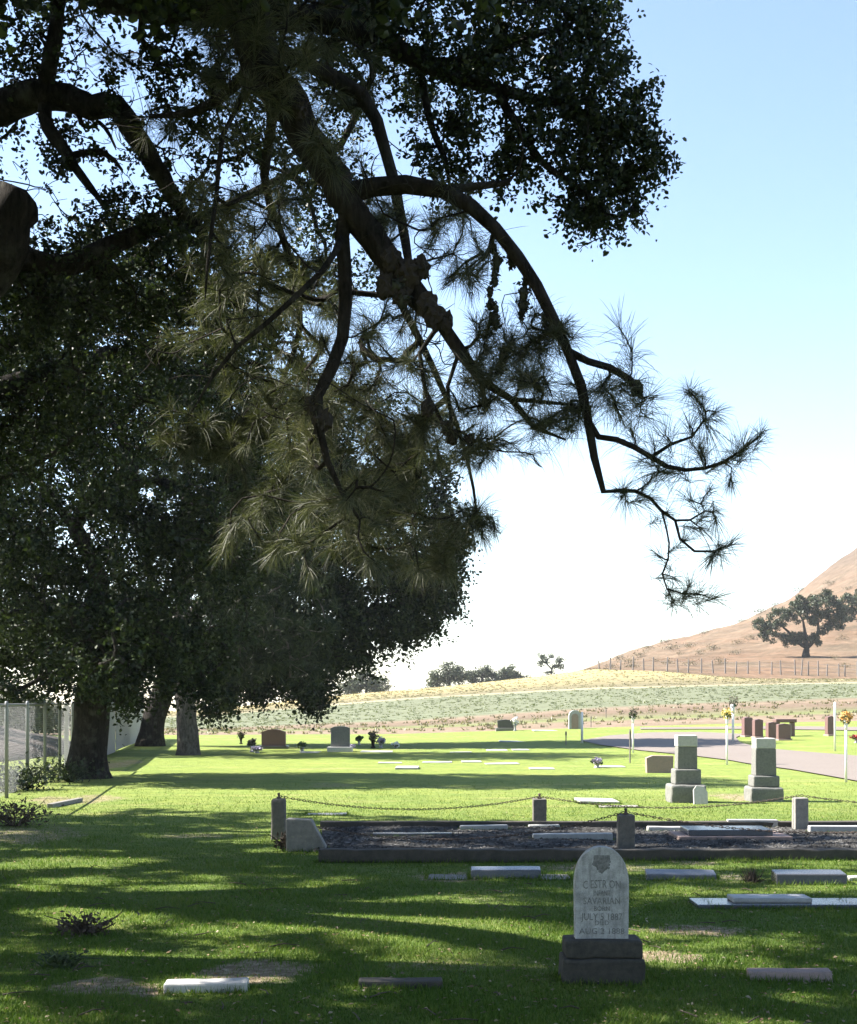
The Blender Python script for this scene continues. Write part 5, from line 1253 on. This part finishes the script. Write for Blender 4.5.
# beyond the fence: an earth bank and bushes
bm = bmesh.new(); bmesh.ops.create_uvsphere(bm, u_segments=40, v_segments=20, radius=1)
from mathutils import noise as mn
for v in bm.verts:
    v.co = Vector((v.co.x*9, v.co.y*14, v.co.z*1.25)); v.co += Vector(mn.noise_vector(v.co*.6))*.25
p = np.array([-20.5, 44, -.1]); M['bank'] = stone('bank_earth', (.11, .085, .08), (.075, .06, .056), 2.5, .4, (.08, .08, .05), .95, .5, .1)
tag(link('earth_bank', bm_mesh('earth_bank', bm, True), M['bank'], None, p), kind='structure')
def bush(px, pyb, Y, blobs, label, mat):
    b = at(px, pyb, Y); acc = Acc(); sk = Skel(); sk.path([b, b+[0,0,.6]], [.12, .1], None)
    cl = []
    for x, y, r, n in blobs:
        c = at(x, y, Y); s = r*Y/F
        for q in blob_points((0,0,0), (s, s, s*.9), n, .5): cl.append(c+q)
    for c in cl: sk.attach(c, .6, .1, .02)
    a2 = Acc(); sk.tubes(a2, 2.3, .01, .12); root = tag(empty('bush', b), label, 'bush')
    link('stems', a2.mesh('bush_stems', True, b), M['bark_oak'], root)
    P = np.repeat(np.array(cl), 50, 0); P = P+rng.normal(0, .28, P.shape); acc.add(*leaf_quads(P, .2, .6)); link('foliage', acc.mesh('bush_leaves', False, b), M[mat], root)
bush(22, 742, 66, [(18,712,16,26),(30,705,12,16),(8,718,14,18),(40,722,12,14)], 'greyish bush beyond the chain link fence', 'hill_leaf')
bush(50, 738, 72, [(52,722,10,14),(62,715,8,10),(46,712,8,8)], 'smaller bush beyond the fence just left of the thick oak trunk', 'hill_leaf')

# ================================================================== grass, litter
n = 620000
u = rng.random(n); ya, yb = 6.6, 32.0
Yv = 1/(1/ya-u*(1/ya-1/yb)); Xv = rng.uniform(-1, 1, n)*(.36*Yv+2.6)
keep = (rng.random(n) > np.clip((abs(Xv)-(.34*Yv+.9))/1.6, 0, 1)) & (rng.random(n) > np.clip((Yv-16)/16, 0, 1)) & (rng.random(n) > dirt_amt(Xv.copy(), Yv.copy())*.95) & ~((Yv > Yf-.02) & (Yv < Yb+.2) & (Xv > px2x(316, Yf)))
Xv, Yv = Xv[keep], Yv[keep]; n = len(Xv); Zv = gz(Xv, Yv)
patch = .6+.55*np.sin(Xv*2.3+1.1*np.sin(Yv*1.7))*np.sin(Yv*1.9+.7*np.sin(Xv*1.3))+.3*np.sin(Xv*7+Yv*5)
hh = (.014+.024*rng.random(n))*(.75+.5*np.clip(patch, 0, 1.3))
th = rng.random(n)*2*PI; dx, dy = np.cos(th), np.sin(th); wd = .0016+.0014*rng.random(n)+.00012*Yv
ln = hh*rng.uniform(.2, 1.1, n); lx, ly = np.cos(th+1.3)*ln, np.sin(th+1.3)*ln
# longer uncut grass against the stones
EDGES += [(p0[0]+a, p0[0]+b, p0[1], p0[1]+c) for p0, a, b, c in [(gp(604, 985), -.25, .25, .3), (gp(778, 909), -.52, .6, .4), (gp(286, 852), 0, .44, .2)]]+[(px2x(318, Yf), 7.0, Yf, Yf+.1), (px2x(280, Yb), 8.0, Yb+.14, Yb+.16)]
ex, ey, eh = [], [], []
for x0, x1, y0, y1 in EDGES:
    if y0 > 24: continue
    for q in range(int(330*(x1-x0))):
        ex.append(rng.uniform(x0-.03, x1+.03)); ey.append(y0-abs(rng.normal(0, .018))-.004 if rng.random() < .75 else y1+abs(rng.normal(0, .02))); eh.append(rng.uniform(.02, .07))
    for q in range(int(260*(y1-y0))):
        sgn = rng.random() < .5; ex.append((x0-abs(rng.normal(0, .02))) if sgn else (x1+abs(rng.normal(0, .02)))); ey.append(rng.uniform(y0, y1)); eh.append(rng.uniform(.025, .08))
m_ = len(ex); Xv = np.concatenate([Xv, ex]); Yv = np.concatenate([Yv, ey]); Zv = gz(Xv, Yv); hh = np.concatenate([hh, eh]); n = len(Xv)
th = rng.random(n)*2*PI; dx, dy = np.cos(th), np.sin(th); wd = .0016+.0014*rng.random(n)+.00012*Yv
ln = hh*rng.uniform(.2, 1.0, n); lx, ly = np.cos(th+1.3)*ln, np.sin(th+1.3)*ln
B = np.stack([Xv, Yv, Zv-.004], 1)
V = np.stack([B+np.stack([-dx*wd, -dy*wd, 0*wd], 1), B+np.stack([dx*wd, dy*wd, 0*wd], 1), B+np.stack([lx, ly, hh], 1)], 1).reshape(-1, 3)
M['grass'] = leafmat('grass_blade', [(.045, .090, .015), (.075, .132, .022), (.112, .17, .033), (.18, .195, .058)], .32, .008, .5, .7)
tag(link('grass', np_mesh('grass', V, [np.arange(n*3).reshape(-1, 3)]), M['grass']), 'short mown grass blades', None, None, 'stuff')
# fallen leaves and twigs
n = 4200; u = rng.random(n); Yv = 1/(1/6.8-u*(1/6.8-1/26)); Xv = rng.uniform(-1, 1, n)*(.36*Yv+.6); k = ~((Yv > Yf-.05) & (Yv < Yf+.2)); Xv, Yv = Xv[k], Yv[k]
P = np.stack([Xv, Yv, gz(Xv, Yv)+.02], 1); acc = Acc(); acc.add(*leaf_quads(P, .028, .55, up=2.0))
M['litter'] = leafmat('fallen_leaf', [(.07, .045, .025), (.14, .095, .05), (.24, .18, .10), (.42, .36, .26)], .1, .05, .5, 3)
tag(link('leaf_litter', acc.mesh('leaf_litter'), M['litter']), 'scattered fallen leaves on the shaded lawn', None, None, 'stuff')
acc = Acc()
for k in range(90):
    Y = 1/rng.uniform(1/20, 1/7); x = rng.uniform(-.34, .34)*Y; z = gz1(x, Y)+.02; a = rng.random()*PI; l = rng.uniform(.06, .22); dv = np.array([math.cos(a), math.sin(a), 0])*l
    if Yf-.2 < Y < Yb+.2: continue
    acc.add(*tube_np([np.array([x, Y, z]), np.array([x, Y, z+.012])+dv*.5+rng.normal(0, .01, 3), np.array([x, Y, z])+dv], [.005, .004, .002], 4))
tag(link('twig_litter', acc.mesh('twig_litter'), M['dead']), 'fallen twigs scattered on the lawn', None, None, 'stuff')
# crop plants and dry grass tussocks on the field
def tussocks(name, label, n, y0, y1, h, w, mat, xspan=.36):
    Yv = rng.uniform(y0, y1, n); Xv = rng.uniform(-.25, xspan, n)*Yv; Zv = gz(Xv, Yv); m = 5
    P = np.repeat(np.stack([Xv, Yv, Zv], 1), m, 0)+rng.normal(0, 1, (n*m, 3))*np.array([w*.5, w*.5, 0]); N_ = n*m
    hv = h*rng.uniform(.5, 1.2, N_); th = rng.random(N_)*2*PI; sx = np.stack([np.cos(th), np.sin(th), 0*th], 1)*w*.35
    tip = P+np.stack([rng.normal(0, w*.4, N_), rng.normal(0, w*.4, N_), hv], 1)
    V = np.stack([P-sx, P+sx, tip], 1).reshape(-1, 3)
    tag(link(name, np_mesh(name, V, [np.arange(N_*3).reshape(-1, 3)]), mat), label, None, None, 'stuff')
M['crop'] = leafmat('crop_leaf', [(.105, .12, .072), (.125, .142, .085), (.14, .152, .095), (.165, .17, .11)], .3, .03, .5, .15)
M['dry_grass'] = leafmat('dry_grass', [(.13, .117, .075), (.15, .136, .086), (.168, .154, .098), (.19, .175, .115)], .3, .03, .5, .15)
tussocks('crop_plants', 'low green crop covering the middle of the field', 2500, 86, 125, .08, .2, M['crop'])
tussocks('dry_grass', 'dry golden grass on the upper field', 3000, 129, 172, .09, .2, M['dry_grass'])
tussocks('weeds', 'dry weeds on the dirt strip behind the lawn', 700, 67, 85, .14, .16, M['dry_grass'])

# ================================================================== air
hb = bmesh.new(); bmesh.ops.create_cube(hb, size=1); 
for v in hb.verts: v.co = Vector((v.co.x*9000, v.co.y*1600+780, v.co.z*(112+36)+(112-36)/2))
m, nt, ns, L = new_mat('haze'); pv = N(nt, 'ShaderNodeVolumePrincipled'); pv.inputs['Color'].default_value = (.93, .96, 1, 1); pv.inputs['Density'].default_value = .0002; pv.inputs['Anisotropy'].default_value = .2
o = N(nt, 'ShaderNodeOutputMaterial'); L.new(pv.outputs[0], o.inputs['Volume'])
tag(link('haze', bm_mesh('haze', hb), m), kind='stuff')
